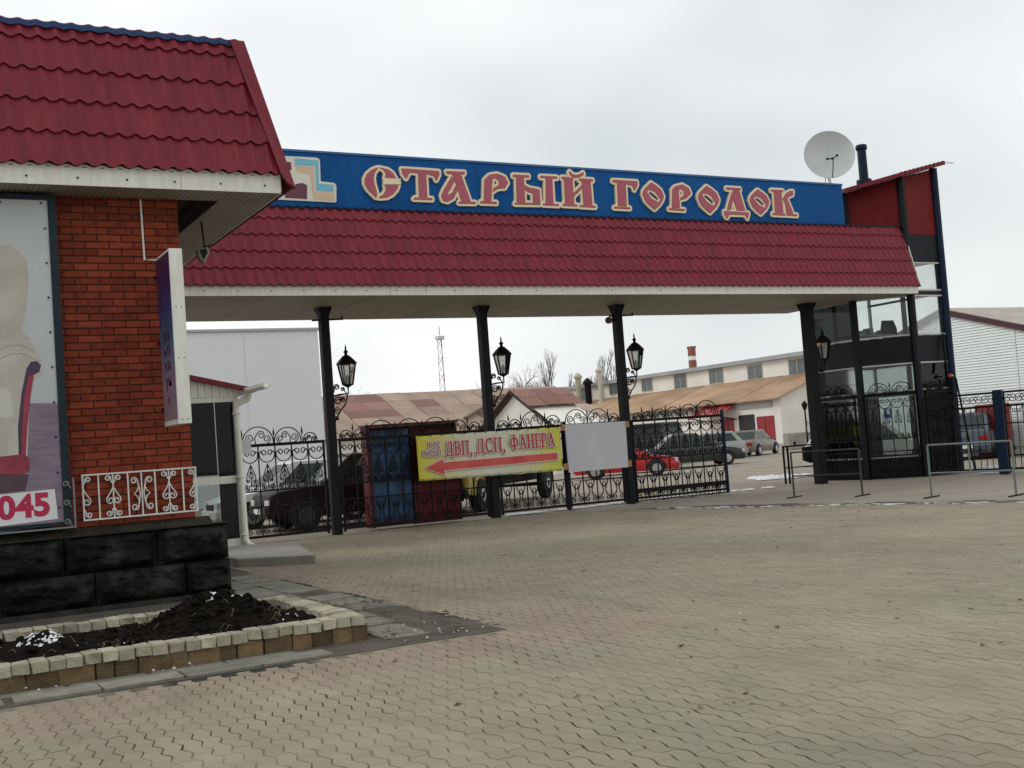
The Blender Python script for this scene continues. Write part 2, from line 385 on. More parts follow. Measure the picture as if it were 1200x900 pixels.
for k in range(60):
    t = r_.random(); ya = 20.8 - t * 9; x = edge_x(ya) + .3 + r_.uniform(-.2, .6); s = r_.uniform(.1, .45)
    m = 9; b.add([(x + s * (.5 + r_.random()) * .5 * cos(2 * pi * i / m), ya + s * (.5 + r_.random()) * 1.3 * sin(2 * pi * i / m), -0.0265 + k * 2e-5) for i in range(m)], [tuple(range(m))])
tag(b.build('mud_stains', m_dirt, fixn=False), 'dark mud stains along the worn paving edge', 'mud', kind='stuff')

# ================================================================== PLANTER
PX0, PX1, PY0, PY1 = -1.6, 3.56, 9.28, 11.42
planter = thing('planter_bed', 'low stone planter with pale block rim and dark soil before the shop', 'planter')
m_rim = mat('rim_stone', (0.30, 0.275, 0.195), 0.85, (0.43, 0.40, 0.30), 9, 0.6, 50, vary=0.28)
m_wallst = mat('planter_stone', (0.10, 0.062, 0.028), 0.85, (0.17, 0.115, 0.055), 7, 0.6, 40, vary=0.5)
b = MB(); b.box(PX0, PX1 - .03, PY0 + .04, PY0 + .16, -.02, .115); b.box(PX0, PX1 - .03, PY1 - .16, PY1 - .04, -.02, .115); b.box(PX1 - .17, PX1 - .04, PY0 + .17, PY1 - .17, -.02, .115)
b.build('core', mat('planter_mortar', (0.07, 0.055, 0.035), 0.95, (0.10, 0.08, 0.05), 9, .4, 40), planter)
def rough_block(sx, sy, sz, r, j=0.1):
    bm = bmesh.new(); bmesh.ops.create_cube(bm, size=1)
    bmesh.ops.bevel(bm, geom=bm.edges[:], offset=0.08, segments=1, affect='EDGES')
    for v in bm.verts: v.co = Vector(((v.co.x + (r.random() - .5) * j) * sx, (v.co.y + (r.random() - .5) * j) * sy, (v.co.z + (r.random() - .5) * j) * sz))
    me = bpy.data.meshes.new('block'); bm.to_mesh(me); bm.free(); return me
rimM = [rough_block(0.118, 0.21, 0.085, random.Random(k)) for k in range(7)]
for me in rimM: me.materials.append(m_rim)
wM = [rough_block(1, 0.08, 0.15, random.Random(30 + k), .07) for k in range(6)]
for me in wM: me.materials.append(m_wallst)
k = 0; x = PX0
while x < PX1 - 0.05:
    for yy in (PY0 + .08, PY1 - .08):
        o = inst('rim_block', rimM[k % 7], planter, (x + .06, yy + rnd.uniform(-.008, .008), .160 + rnd.uniform(-.006, .006)), (rnd.uniform(-.03, .03), rnd.uniform(-.03, .03), rnd.uniform(-.06, .06) + (pi if k % 2 else 0))); k += 1
    x += 0.122
y = PY0 + .24
while y < PY1 - .2:
    inst('rim_block', rimM[k % 7], planter, (PX1 - .11, y, .160 + rnd.uniform(-.006, .006)), (rnd.uniform(-.03, .03), 0, pi / 2 + rnd.uniform(-.06, .06))); k += 1; y += .122
x = PX0
while x < PX1 - .02:
    w = rnd.uniform(.13, .26); w = min(w, PX1 - x - .005)
    inst('wall_stone', wM[k % 6], planter, (x + w / 2, PY0 + .035, .05), (0, 0, pi if k % 2 else 0), (w * .97, 1, 1)); k += 1; x += w
y = PY0 + .08
while y < PY1 - .1:
    w = rnd.uniform(.14, .25); inst('wall_stone', wM[k % 6], planter, (PX1 - .035, y + w / 2, .05), (0, 0, pi / 2), (w * .97, 1, 1)); k += 1; y += w
# soil with heaps
nx, ny = 150, 64; vs = []; fs = []
def soil_h(x, y):
    h = 0.08 + 0.05 * fbm(x * 4, y * 4, 70) + 0.05 * abs(fbm(x * 9, y * 9, 75) - .5) + .035 * fbm(x * 22, y * 22, 77)
    h += 0.30 * max(0, 1 - math.hypot((x - 2.62) / .62, (y - 10.72) / .5)) ** 1.0 * (0.75 + 0.5 * fbm(x * 6, y * 6, 80))
    h += 0.17 * max(0, 1 - math.hypot((x - 1.17) / .34, (y - 10.35) / .42)) ** 1.0 * (0.7 + 0.6 * fbm(x * 6, y * 6, 82))
    h += 0.10 * max(0, 1 - math.hypot((x - 3.05) / .5, (y - 10.3) / .45))
    return h
for j in range(ny + 1):
    for i in range(nx + 1):
        x = PX0 + .02 + (PX1 - .19 - PX0) * i / nx; y = PY0 + .17 + (PY1 - PY0 - .34) * j / ny
        vs.append((x, y, soil_h(x, y)))
for j in range(ny):
    for i in range(nx): a = j * (nx + 1) + i; fs.append((a, a + 1, a + nx + 2, a + nx + 1))
b = MB(); b.add(vs, fs); b.build('soil', m_soil, planter, smooth=80)
b = MB(); r_ = random.Random(9)
for k in range(1500):
    x, y = r_.uniform(PX0 + .2, PX1 - .25), r_.uniform(PY0 + .2, PY1 - .2)
    if k % 2: x, y = r_.gauss(2.62, .4), r_.gauss(10.6, .32)
    if not (PX0 + .2 < x < PX1 - .22 and PY0 + .2 < y < PY1 - .2): continue
    s = r_.uniform(.006, .02) * (1 + 1.8 * (r_.random() < .12)); M_ = Matrix.Translation((x, y, soil_h(x, y) + s * .3)) @ Matrix.Rotation(r_.random() * 6, 4, 'Z') @ Matrix.Rotation(r_.random() * 2, 4, 'X') @ Matrix.Diagonal((s, s * r_.uniform(.5, 1), s * r_.uniform(.5, .9), 1))
    b.lathe([(.35, -.9), (1, -.25), (.8, .5), (.25, .95)], 5, M_)
tag(b.build('soil_clod', m_soil, planter), kind='stuff')
b = MB(); r_ = random.Random(12)
for k in range(70):
    x, y = r_.uniform(.7, PX1 - .3), r_.uniform(PY0 + .25, PY1 - .25); a = r_.random() * 6.28; l = r_.uniform(.03, .12); z = soil_h(x, y)
    b.tube([(x, y, z + .004), (x + l * .5 * cos(a), y + l * .5 * sin(a), z + .012 + r_.random() * .03), (x + l * cos(a), y + l * sin(a), max(soil_h(x + l * cos(a), y + l * sin(a)) + .004, .1))], .0022, 4)
tag(b.build('dead_stem', mat('dead_stem', (.16, .12, .065), .9, (.24, .19, .11), 9), planter), kind='stuff')
b = MB(); r_ = random.Random(5)
for cx, cy, rr, nn in ((1.15, 10.25, .17, 60), (2.62, 10.62, .07, 16), (2.75, 10.7, .16, 12), (3.2, 9.9, .3, 14), (1.7, 10.1, .4, 10)):
    for k in range(nn):
        a = r_.random() * 6.28; q = rr * math.sqrt(r_.random()); x, y = cx + q * cos(a), cy + q * .8 * sin(a); s = r_.uniform(.004, .015) * (1.2 if rr < .2 else .5)
        m = 6; z = lambda u, v: soil_h(u, v) + .006
        ring = [(x + s * 1.3 * cos(i * 1.047), y + s * sin(i * 1.047)) for i in range(m)]
        b.add([(u, v, z(u, v)) for u, v in ring] + [(x, y, z(x, y) + .008)], [(i, (i + 1) % m, m) for i in range(m)])
tag(b.build('snow_remnant', m_snow, planter, fixn=False), kind='stuff')
# ================================================================== SHOP BUILDING (left)
YW, XR = 14.14, 3.355            # brick face, right corner
shop = thing('shop_building', 'red brick shop with steep red metal tile mansard and black stone plinth', 'building', (0, 0, 0))
b = MB(); b.box(-6, XR - .012, YW + .018, 19.0, -.02, 4.9)
wall = b.build('wall', m_mortar, shop)
# bricks, 1 by 1
BH, BLn, JN = 0.0836, 0.27, 0.012
bm_cache = {}
def brick_mesh(w):
    k = round(w, 3)
    if k not in bm_cache:
        bb = MB(); bb.box(-w / 2, w / 2, 0, .06, -(BH - JN) / 2, (BH - JN) / 2); me = bb.mesh('brick')
        bm = bmesh.new(); bm.from_mesh(me); bmesh.ops.recalc_face_normals(bm, faces=bm.faces[:]); bmesh.ops.bevel(bm, geom=[e for e in bm.edges if all(v.co.y < .01 for v in e.verts)], offset=.004, segments=1, affect='EDGES'); bm.to_mesh(me); bm.free()
        me.materials.append(m_brick); bm_cache[k] = me
    return bm_cache[k]
z = 0.93; row = 0
while z < 4.72:
    x = XR; first = True
    while x > 1.86:
        w = BLn if not (first and row % 2) else BLn / 2
        wv = w - JN
        o = inst('brick', brick_mesh(wv), wall, (x - w / 2, YW + rnd.uniform(-.003, .003), z + BH / 2), (rnd.uniform(-.006, .006), rnd.uniform(-.004, .004), rnd.uniform(-.006, .006)))
        x -= w; first = False
    z += BH; row += 1
# plinth: two courses of rock-faced black stone
def rock_face(w, h, seed):
    r = random.Random(seed); nx, nz = 30, 14; bb = MB(); vs = []
    ph = [r.random() * 9 for _ in range(4)]
    for j in range(nz + 1):
        for i in range(nx + 1):
            u, v = i / nx, j / nz; e = min(1, min(u, 1 - u) * 9) * min(1, min(v, 1 - v) * 6)
            y = -0.11 * e * max(.1, fbm(u * 2.6 * w + ph[0], v * 1.8 + ph[1], seed) * 1.9 - .35) - .05 * e * abs(fbm(u * 7 * w + ph[2], v * 5, seed + 5) - .5) - .045 * e * fbm(u * 13 * w, v * 7, seed + 8)
            vs.append(((u - .5) * w, y, (v - .5) * h))
    fs = []
    for j in range(nz):
        for i in range(nx): a = j * (nx + 1) + i; fs.append((a, a + 1, a + nx + 2, a + nx + 1))
    k = len(vs); ring = [i for i in range(nx + 1)] + [j * (nx + 1) + nx for j in range(1, nz + 1)] + [nz * (nx + 1) + i for i in range(nx - 1, -1, -1)] + [j * (nx + 1) for j in range(nz - 1, 0, -1)]
    back = [(vs[i][0], .22, vs[i][2]) for i in ring]
    m = len(ring); fs += [(ring[i], ring[(i + 1) % m], k + (i + 1) % m, k + i) for i in range(m)] + [tuple(range(k, k + m))]
    bb.add(vs + back, fs); me = bb.mesh('stone'); bm = bmesh.new(); bm.from_mesh(me); bmesh.ops.recalc_face_normals(bm, faces=bm.faces[:]); bm.to_mesh(me); bm.free()
    me.polygons.foreach_set('use_smooth', [True] * len(me.polygons)); me.set_sharp_from_angle(angle=rad(9)); me.materials.append(m_plinth); return me
PXR = 3.67
b = MB(); b.box(-6, PXR - .05, 14.0, YW + .017, -.02, .84); b.box(XR - .2, PXR - .05, YW + .018, 19, -.02, .84); b.build('plinth_core', mat('plinth_joint', (.006, .006, .006), .9), shop)
for row, (z0, z1, off) in enumerate(((.065, .425, 0.0), (.437, .84, .33))):
    x = PXR - off * 0; k = 0
    ws = [0.52, 1.0, 1.0, 1.0, 1.0] if row == 0 else [.82, 1.0, 1.0, 1.0, 1.0]
    for w in ws:
        me = rock_face(w - .014, z1 - z0, 100 + row * 10 + k); inst('plinth_stone', me, shop, (x - w / 2, 13.90 if row == 0 else 13.945, (z0 + z1) / 2)); x -= w; k += 1
b = MB(); b.box(-6, PXR + .02, 13.85, 14.16, 0, .06); b.build('footing', mat('footing', (.022, .022, .019), .9, (.045, .044, .037), 5, .4, 40, spec=.2), shop)
b = MB(); b.prism([(-6, 13.88, .842), (PXR, 13.88, .842), (PXR, 14.16, .842), (-6, 14.16, .842)], (0, 0, .012)); b.prism([(-6, 14.0, .854), (XR + .16, 14.0, .854), (XR + .16, 14.16, .93), (-6, 14.16, .93)], (0, 0, .004))
b.build('plinth_ledge', mat('ledge', (.018, .016, .012), .8, (.045, .04, .028), 6, .4, 40, spec=.2), shop)
# soffit, fascia
YF, XF, ZS = 13.6, 4.48, 4.72
b = MB()
def soff(x0, x1, y0, y1, z0=ZS, z1=ZS + .02): b.box(x0, x1, y0, y1, z0, z1)
ns_ = 66
for k in range(ns_):                       # narrow lining boards, lengthways grooves
    pass
soff(-6, XF, YF + .02, YF + .54)
b.build('front_soffit', m_soffit, shop)
b = MB(); x = -2.0
while x < XF: b.box(x, x + .045, YF + .022, YF + .538, ZS - .006, ZS - .0005); x += .06
tag(b.build('soffit_batten', m_soffit, shop), kind='stuff')
b = MB(); b.box(3.86, XF, YF + .54, 19.3, ZS, ZS + .02); b.build('side_soffit', m_soffit, shop)
b = MB(); b.box(XR, 3.86, YF + .56, 19.3, ZS + .22, ZS + .24); b.build('soffit_recess', mat('recess_brown', (.05, .035, .028), .8), shop)
b = MB(); b.box(3.84, 3.86, YF + .56, 19.3, ZS + .001, ZS + .22); b.build('recess_side', mat('recess_brown', (.05, .035, .028), .8), shop)
b = MB(); b.box(-6, 3.28, YF, YF + .02, ZS - .005, 4.915); b.build('fascia', m_white, shop)
b = MB(); b.box(3.286, XF - .02, YF, YF + .02, ZS - .005, 4.915); b.build('fascia', m_white, shop)
b = MB(); b.box(XF - .02, XF, YF + .02, 19.3, ZS - .005, 4.915); b.build('fascia', m_white, shop)
b = MB(); x = -.5
while x < 4.3:
    b.lathe([(.012, 0), (.012, .006)], 8, Matrix.Translation((x, YF - .003, 4.80)) @ Matrix.Rotation(pi / 2, 4, 'X')); x += .53
tag(b.build('fascia_rivet', m_black, shop), kind='stuff')
# crimped top of fascia
b = MB(); x = -2
while x < XF - .05:
    b.tube([(x + .19 * t / 6, YF - .004, 4.925 + .016 * sin(2 * pi * t / 6)) for t in range(7)], .016, 5); x += .19
tag(b.build('fascia_crimp', m_white, shop), kind='stuff')

# ---- metal tile: one wave of one course
def tile_mesh(w, ln, amp=.034, lip=.034, overlap=.03, seg=10):
    """local x along eave, y up the slope, z out of the slope; origin lower centre"""
    prof = []
    for i in range(seg + 1):
        u = i / seg; prof.append((u * w - w / 2, amp * (0.5 - 0.5 * cos(2 * pi * u)) ** 1.6))
    bb = MB(); n_ = seg + 1
    low = [(x, .026 * (z / amp) - .012, lip + z * .9) for x, z in prof]; up = [(x, ln + overlap, z * .9 + .002) for x, z in prof]
    und = [(x, .026 * (z / amp) - .012 + .012, lip * .2 + z * .9) for x, z in prof]
    bb.add(low + up + und, [(i, i + 1, n_ + i + 1, n_ + i) for i in range(seg)] + [(2 * n_ + i, 2 * n_ + i + 1, i + 1, i) for i in range(seg)])
    me = bb.mesh('tile'); me.materials.append(m_tile)
    me.polygons.foreach_set('use_smooth', [True] * len(me.polygons)); me.set_sharp_from_angle(angle=rad(50)); return me
def slope_matrix(o, xdir, updir):
    xdir = Vector(xdir).normalized(); updir = Vector(updir).normalized(); nz = xdir.cross(updir)
    m = Matrix((xdir, updir, nz)).transposed().to_4x4(); m.translation = Vector(o); return m
# mansard front: from eave (YF-.03, 4.93) to top (14.0, 6.67); hip at right
TW, TL = 0.19, 0.395
C0 = Vector((4.61, 13.57, 4.78)); C1 = Vector((4.21, 14.0, 6.67))
E0 = Vector((0, 13.56, 4.925)); upv = Vector((0, C1.y - 13.56, 6.66 - 4.925)); SL = upv.length
roof = None
b = MB(); b.prism([(-6, 13.60, 4.915), (4.50, 13.60, 4.915), (4.17, 14.02, 6.62), (-6, 14.02, 6.62)], (0, .03, 0))
b.prism([(4.50, 13.60, 4.915), (4.48, 19.3, 4.915), (4.17, 19.3, 6.62), (4.17, 14.02, 6.62)], (-.03, 0, 0)); b.prism([(-6, 14.02, 6.60), (4.17, 14.02, 6.60), (4.17, 19.3, 6.60), (-6, 19.3, 6.60)], (0, 0, .02))
roof = b.build('roof', m_tile, shop)
tm = {}
nrow = 5
for r_i in range(nrow):
    l0 = r_i * TL
    ln = min(TL, SL - l0)
    if ln < .06: continue
    key = round(ln, 2)
    if key not in tm: tm[key] = tile_mesh(TW, ln)
    xr = 4.52 - (0.36) * (l0 + ln * .35) / SL
    k = 0
    while True:
        xc = 4.42 - k * TW - TW / 2 + (.095 if r_i % 2 else 0) * 0; k += 1
        if xc < 0.6: break
        wf = min(TW, xr + .03 - (xc - TW / 2))
        if wf < .03: continue
        M_ = slope_matrix(Vector((xc - TW / 2 + wf / 2, 13.56, 4.925)) + upv * (l0 / SL), (1, 0, 0), upv) @ Matrix.Diagonal((wf / TW, 1, 1, 1))
        o = inst('roof_tile', tm[key], roof); o.matrix_local = M_
b = MB()
# hip trim board
hd = (C1 - C0)
b.prism([C0 + Vector((.01, -.07, -.02)), C0 + Vector((-.09, -.085, .04)), C0 + Vector((-.165, -.075, .16)), C1 + Vector((-.16, -.085, -.01)), C1 + Vector((.02, -.06, .0))], (0, .055, 0))
b.build('hip_trim', m_trimred, shop)
b = MB(); b.prism([C0 + Vector((-.01, .0, -.005)), C1 + Vector((0, 0, 0)), C1 + Vector((0.0, 5.3, 0)), C0 + Vector((-.01, 5.7, -.005))], (.012, 0, 0)); b.build('side_slope', m_trimred, shop)
# blue ridge cap, wavy
b = MB()
for k in range(28):
    x = C1.x + .02 - k * TW - TW / 2
    vs = []
    for i in range(9):
        u = i / 8; zz = .02 * (0.5 - .5 * cos(2 * pi * u)); vs += [(x - TW / 2 + u * TW, 13.92, 6.585 + zz), (x - TW / 2 + u * TW, 13.96, 6.66 + zz), (x - TW / 2 + u * TW, 14.16, 6.70 + zz * .4)]
    fs = []
    for i in range(8):
        for j in range(2): a = i * 3 + j; fs.append((a, a + 3, a + 4, a + 1))
    b.add(vs, fs)
b.build('ridge_cap', mat('ridge_blue', (.005, .028, .095), .5, (.007, .038, .12), 4, spec=.2), shop, smooth=40)

# white cable duct on the brick
duct = MB(); p0 = Py(164, 232, YW); p1 = Py(169, 305, YW); p2 = Py(182, 306, YW)
duct.tube([(p0.x, YW - .014, 4.70), (p1.x, YW - .014, p1.z), (p2.x + .04, YW - .014, p1.z)], .013, 6)
tag(duct.build('cable_duct', m_white), 'thin white cable duct running down the brick to the light box', 'duct')

# ---- poster of an armchair
PYp = 13.98
poster = thing('poster', 'tall vinyl furniture poster showing a cream armchair with a red arm', 'poster')
m_vinyl = mat('vinyl', (.47, .51, .51), .45, (.54, .57, .56), 1.5, .05, 6)
def ply(px, py): return Py(px, py, PYp)
def print_poly(parent, name, pts, lift, m):
    b = MB(); b.prism([Vector((p.x, PYp - lift, p.z)) for p in (ply(*q) for q in pts)], (0, .0015, 0)); return b.build(name, m, parent)
b = MB(); b.box(-1.2, 1.87, PYp, PYp + .02, 1.02, 4.62); b.build('vinyl_sheet', m_vinyl, poster)
m_pframe = mat('frame_teal', (.006, .018, .026), .5, (.009, .026, .036), 5, spec=.25)
b = MB(); b.box(1.87, 1.955, PYp - .02, PYp + .05, .98, 4.68); b.build('frame_side', m_pframe, poster)
b = MB(); b.box(-1.2, 1.87, PYp - .018, PYp + .05, 4.62, 4.68); b.build('frame_top', m_pframe, poster)
b = MB(); b.box(-1.2, 1.87, PYp - .018, PYp + .05, .98, 1.02); b.build('frame_bottom', m_pframe, poster)
b = MB(); b.box(-1.2, 1.95, PYp + .051, YW + .01, 1.0, 4.66); b.build('frame_back', m_black, poster)
def smoothpts(pts, n=6):
    P = [Vector((*p, 0)) for p in pts]; o = []
    m = len(P)
    for i in range(m):
        a, b_, c, d = P[(i - 1) % m], P[i], P[(i + 1) % m], P[(i + 2) % m]
        for t in range(n):
            t /= n; q = 0.5 * ((2 * b_) + (-a + c) * t + (2 * a - 5 * b_ + 4 * c - d) * t * t + (-a + 3 * b_ - 3 * c + d) * t ** 3); o.append((q.x, q.y))
    return o
def flatprint(name, px_pts, m, lift, sm=False):
    if sm: px_pts = smoothpts(px_pts)
    P = [ply(*q) for q in px_pts]; me = bpy.data.meshes.new(name)
    bm = bmesh.new(); vs = [bm.verts.new((p.x, PYp - lift, p.z)) for p in P]; f = bm.faces.new(vs); f.normal_update(); bmesh.ops.triangulate(bm, faces=[f]); bmesh.ops.recalc_face_normals(bm, faces=bm.faces[:])
    bm.to_mesh(me); bm.free(); return obj(name, me, m, poster)
m_pfloor = mat('print_floor', (.17, .125, .175), .45, (.25, .20, .255), 3, streak=(1, 1, 6))
flatprint('print_floor', [(-40, 473), (68.5, 472.5), (82, 612), (-40, 630)], m_pfloor, .002)
for cpts in ([(0, 410), (22, 404), (40, 414)], [(0, 422), (24, 414), (46, 428)]):
    b = MB(); b.tube([Vector((ply(*q).x, PYp - .005, ply(*q).z)) for q in smoothpts(cpts, 5)[:11]], .003, 4); b.build('print_crease', mat('print_crease', (.34, .31, .26), .6), poster)
m_pchair = mat('print_cream', (.40, .365, .30), .5, (.52, .49, .42), 2.2, detail=2)
flatprint('print_backrest', [(-60, 288), (0, 287), (14, 290), (28, 302), (33, 325), (30, 360), (26, 388), (30, 400), (-60, 410)], m_pchair, .003, True)
m_pchair2 = mat('print_roll', (.46, .425, .36), .5, (.56, .53, .47), 3)
flatprint('print_armrest', [(-50, 420), (0, 400), (18, 394), (36, 400), (46, 416), (52, 432), (45, 443), (36, 446), (34, 480), (32, 536), (-50, 540)], m_pchair2, .004, False)
m_pcush = mat('print_cushion', (.54, .53, .48), .5, (.60, .59, .54), 4)
flatprint('print_cushion', [(-40, 455), (6, 454), (13, 460), (16, 488), (8, 489), (8, 536), (-40, 540)], m_pcush, .005)
flatprint('print_cushion', [(-40, 490), (5, 489), (8, 494), (8, 536), (-40, 540)], mat('print_cushion_low', (.46, .44, .38), .5), .0058)
m_pred = mat('print_red', (.26, .012, .035), .4, (.36, .03, .06), 5)
m_pdk = mat('print_dark', (.05, .02, .06), .4)
flatprint('print_arm_shadow', [(22, 536), (21, 500), (25, 462), (31, 432), (36, 424), (44, 423), (48, 428), (46, 436), (38, 440), (30, 475), (27, 537)], m_pdk, .006)
flatprint('print_arm', [(25, 536), (26, 500), (28, 468), (33, 442), (40, 438), (36, 462), (32, 500), (30, 537)], m_pred, .007)
flatprint('print_foot', smoothpts([(-40, 537), (0, 535), (28, 533), (34, 541), (34, 551), (24, 556), (0, 556), (-40, 560)]), mat('print_foot', (.20, .01, .03), .4, (.33, .03, .06), 9), .0075)
flatprint('print_shadow', [(-40, 556), (20, 556), (34, 556), (30, 575), (-40, 582)], mat('print_shadow', (.06, .025, .045), .5, (.10, .05, .075), 4), .0025)
flatprint('print_number_box', [(-40, 584), (64, 573), (68, 608), (-40, 622)], mat('print_white', (.70, .71, .71), .5), .008)
def text_mesh(s, size, extrude=.002, offset=0.0, align='CENTER'):
    cu = bpy.data.curves.new('txt', 'FONT'); cu.body = s; cu.size = size; cu.extrude = extrude; cu.offset = offset; cu.align_x = align; cu.align_y = 'CENTER'
    o = bpy.data.objects.new('txt', cu); COL.objects.link(o); dg = bpy.context.evaluated_depsgraph_get(); dg.update()
    me = bpy.data.meshes.new_from_object(o.evaluated_get(dg)); bpy.data.objects.remove(o); me.materials.clear(); return me
def place_text(name, s, size, m, parent, loc, rx=pi / 2, rz=0.0, sx=1.0, sy=1.0, offset=0.0, extrude=.001, ry=0.0):
    me = text_mesh(s, size, extrude, offset); o = obj(name, me, m, parent); o.rotation_euler = (rx, ry, rz); o.location = loc; o.scale = (sx, sy, 1); return o
m_num = mat('print_crimson', (.45, .008, .065), .45)
for ch, cx in (('0', 7.5), ('4', 29), ('5', 49)):
    p = ply(cx, 594.5 - (cx - 29) * .1); place_text('print_digit', ch, .34, m_num, poster, (p.x, PYp - .0105, p.z), sx=1.02, offset=.014)
b = MB()
for k in range(9):
    p = ply(55 + 2.3 * k * 1.5 - (0), 268 + 34 * k); b.lathe([(.012, 0), (.012, .004)], 8, Matrix.Translation((1.83, PYp - .012 + .0, 4.3 - k * .39)) @ Matrix.Rotation(pi / 2, 4, 'X'))
for k in range(3): b.lathe([(.012, 0), (.012, .004)], 8, Matrix.Translation((1.8 - k * .42, PYp - .012, 4.585)) @ Matrix.Rotation(pi / 2, 4, 'X'))
tag(b.build('grommet', m_black, poster), kind='stuff')

# ---- white wrought iron grilles
def spiral(cx, cz, r0, r1, a0, turns, n=14):
    return [(cx + (r0 + (r1 - r0) * i / n) * cos(a0 + 2 * pi * turns * i / n), cz + (r0 + (r1 - r0) * i / n) * sin(a0 + 2 * pi * turns * i / n)) for i in range(n + 1)]
def xz(pts, y=0.0): return [(u, y, v) for u, v in pts]
m_wiron = mat('white_iron', (.62, .62, .58), .5, (.72, .72, .68), 12)
def grille(x0, x1, z0, z1, y, label, cols):
    g = thing('iron_grille', label, 'grille', (x0, y, z0)); w, h = x1 - x0, z1 - z0
    def part(nm, pts, r=.008, n=5): MB().tube(xz(pts), r, n).build(nm, m_wiron, g, smooth=60)
    for zz in (0, h): MB().bar((-.01, 0, zz), (w + .01, 0, zz), .018).build('rail', m_wiron, g)
    for zz in (0.0, w): MB().bar((zz, .002, 0), (zz, .002, h), .018).build('stile', m_wiron, g)
    for kind, u in cols:
        x = u * w
        if kind == 'bar': MB().bar((x, .003, 0), (x, .003, h), .016).build('bar', m_wiron, g)
        if kind in ('club', 'halfL', 'halfR'):
            if kind == 'club': MB().bar((x, .003, 0), (x, .003, h), .014).build('bar', m_wiron, g)
            for s in ((-1, 1) if kind == 'club' else ((1,) if kind == 'halfL' else (-1,))):
                part('scroll', [(x + s * (q[0]), h - .02 + q[1]) for q in ([(0.0, -.10)] + [(a, b_) for a, b_ in spiral(.055, -.035, .035, .012, pi * 1.2, -1.3)])])
                part('scroll', [(x + s * (q[0]), .02 + q[1]) for q in ([(0.0, .10)] + [(a, b_) for a, b_ in spiral(.055, .035, .035, .012, -pi * 1.2, 1.3)])])
                part('scroll', [(x + s * q[0], h * .5 + q[1]) for q in ([(0, .10), (.03, .04), (.07, -.02)] + spiral(.035, -.05, .045, .012, .6, -1.2))])
        if kind == 'cross':
            MB().bar((x, .003, 0), (x, .003, h), .014).build('bar', m_wiron, g)
            for s in (-1, 1):
                for t in (-1, 1):
                    part('scroll', [(x + s * q[0], h / 2 + t * q[1]) for q in [(.02, .0), (.03, .07), (.045, .13)] + spiral(.085, .15, .04, .014, pi * 1.0, -1.25)])
                part('scroll', [(x + s * q[0], h / 2 + q[1]) for q in ((.03, .10), (.055, .03), (.09, 0.0), (.055, -.03), (.03, -.10))], .007)
    return g
grille(2.10, 3.365, 1.01, 1.515, YW - .06, 'white wrought iron scroll grille low on the bare brick', [('halfL', 0), ('bar', .135), ('club', .26), ('bar', .39), ('cross', .51), ('bar', .63), ('club', .755), ('bar', .88), ('halfR', 1.0)])
g = grille(0.0, 1.98, .955, 1.50, PYp - .06, 'white wrought iron scroll grille end overlapping the furniture poster', [])
for o in list(g.children):
    if o.name.startswith('rail') and max(v.co.z for v in o.data.vertices) > .3: bpy.data.objects.remove(o)
for o in g.children: o.data.materials.clear(); o.data.materials.append(mat('grey_iron', (.16, .18, .18), .5))
w = 1.98
for zz in (.06, .27, .48):
    MB().tube(xz([(w - .03 - q[0], zz + q[1]) for q in [(0.0, -.05)] + spiral(.05, 0, .035, .012, pi * 1.2, -1.3)]), .008, 5).build('scroll', mat('grey_iron', (.16, .18, .18), .5), g)

# ---- light box sign on the corner
lb = thing('light_box_sign', 'narrow white light box with dark purple lettered face projecting from the brick corner', 'sign')
LX0, LX1, LY0, LY1, LZ0, LZ1 = 3.06, 3.215, 12.75, 13.98, 2.13, 3.98
# front white edge at px 205..222 ; face toward -X
def lbz(px, py, x): return Px(px, py, x)
pa = Py(205, 292, 13.2); pb = Py(223, 498, 13.2)
LX0, LX1 = Py(206, 400, 13.2).x - .02, Py(219.5, 400, 13.2).x; LY0 = 13.2; LY1 = Px(182, 301, LX0).y; LZ1 = Py(205, 291, 13.2).z; LZ0 = Py(223, 496, 13.2).z
b = MB(); b.box(LX0, LX1, LY0, min(LY1, 14.05), LZ0, LZ1); b.build('housing', m_white, lb, bevel=.004)
m_lbface = mat('lightbox_print', (.012, .008, .045), .35, (.03, .05, .16), 3)
def grad_face():
    m = bpy.data.materials.new('lightbox_gradient'); m.use_nodes = True; t = m.node_tree; bs = t.nodes['Principled BSDF']; bs.inputs['Roughness'].default_value = .35
    g_ = t.nodes.new('ShaderNodeNewGeometry'); sp = t.nodes.new('ShaderNodeSeparateXYZ'); mr = t.nodes.new('ShaderNodeMapRange'); mr.inputs[1].default_value = LZ0; mr.inputs[2].default_value = LZ1
    nz = t.nodes.new('ShaderNodeTexNoise'); nz.inputs['Scale'].default_value = 7; ad = t.nodes.new('ShaderNodeMath'); ad.operation = 'MULTIPLY_ADD'; ad.inputs[1].default_value = .25; 
    sb = t.nodes.new('ShaderNodeMath'); sb.operation = 'SUBTRACT'; sb.inputs[1].default_value = .125
    rp = t.nodes.new('ShaderNodeValToRGB'); e = rp.color_ramp.elements
    e[0].position = 0.0; e[0].color = (.30, .22, .26, 1); e[1].position = 1; e[1].color = (.035, .01, .05, 1)
    for p_, c_ in ((.25, (.27, .21, .28)), (.42, (.10, .16, .26)), (.5, (.03, .13, .20)), (.65, (.012, .05, .19)), (.82, (.03, .015, .10))):
        q = e.new(p_); q.color = (*c_, 1)
    t.links.new(g_.outputs['Position'], sp.inputs[0]); t.links.new(sp.outputs[2], mr.inputs[0]); t.links.new(g_.outputs['Position'], nz.inputs['Vector'])
    t.links.new(nz.outputs['Fac'], ad.inputs[0]); t.links.new(mr.outputs[0], ad.inputs[2]); t.links.new(ad.outputs[0], sb.inputs[0]); t.links.new(sb.outputs[0], rp.inputs[0]); t.links.new(rp.outputs[0], bs.inputs['Base Color'])
    return m
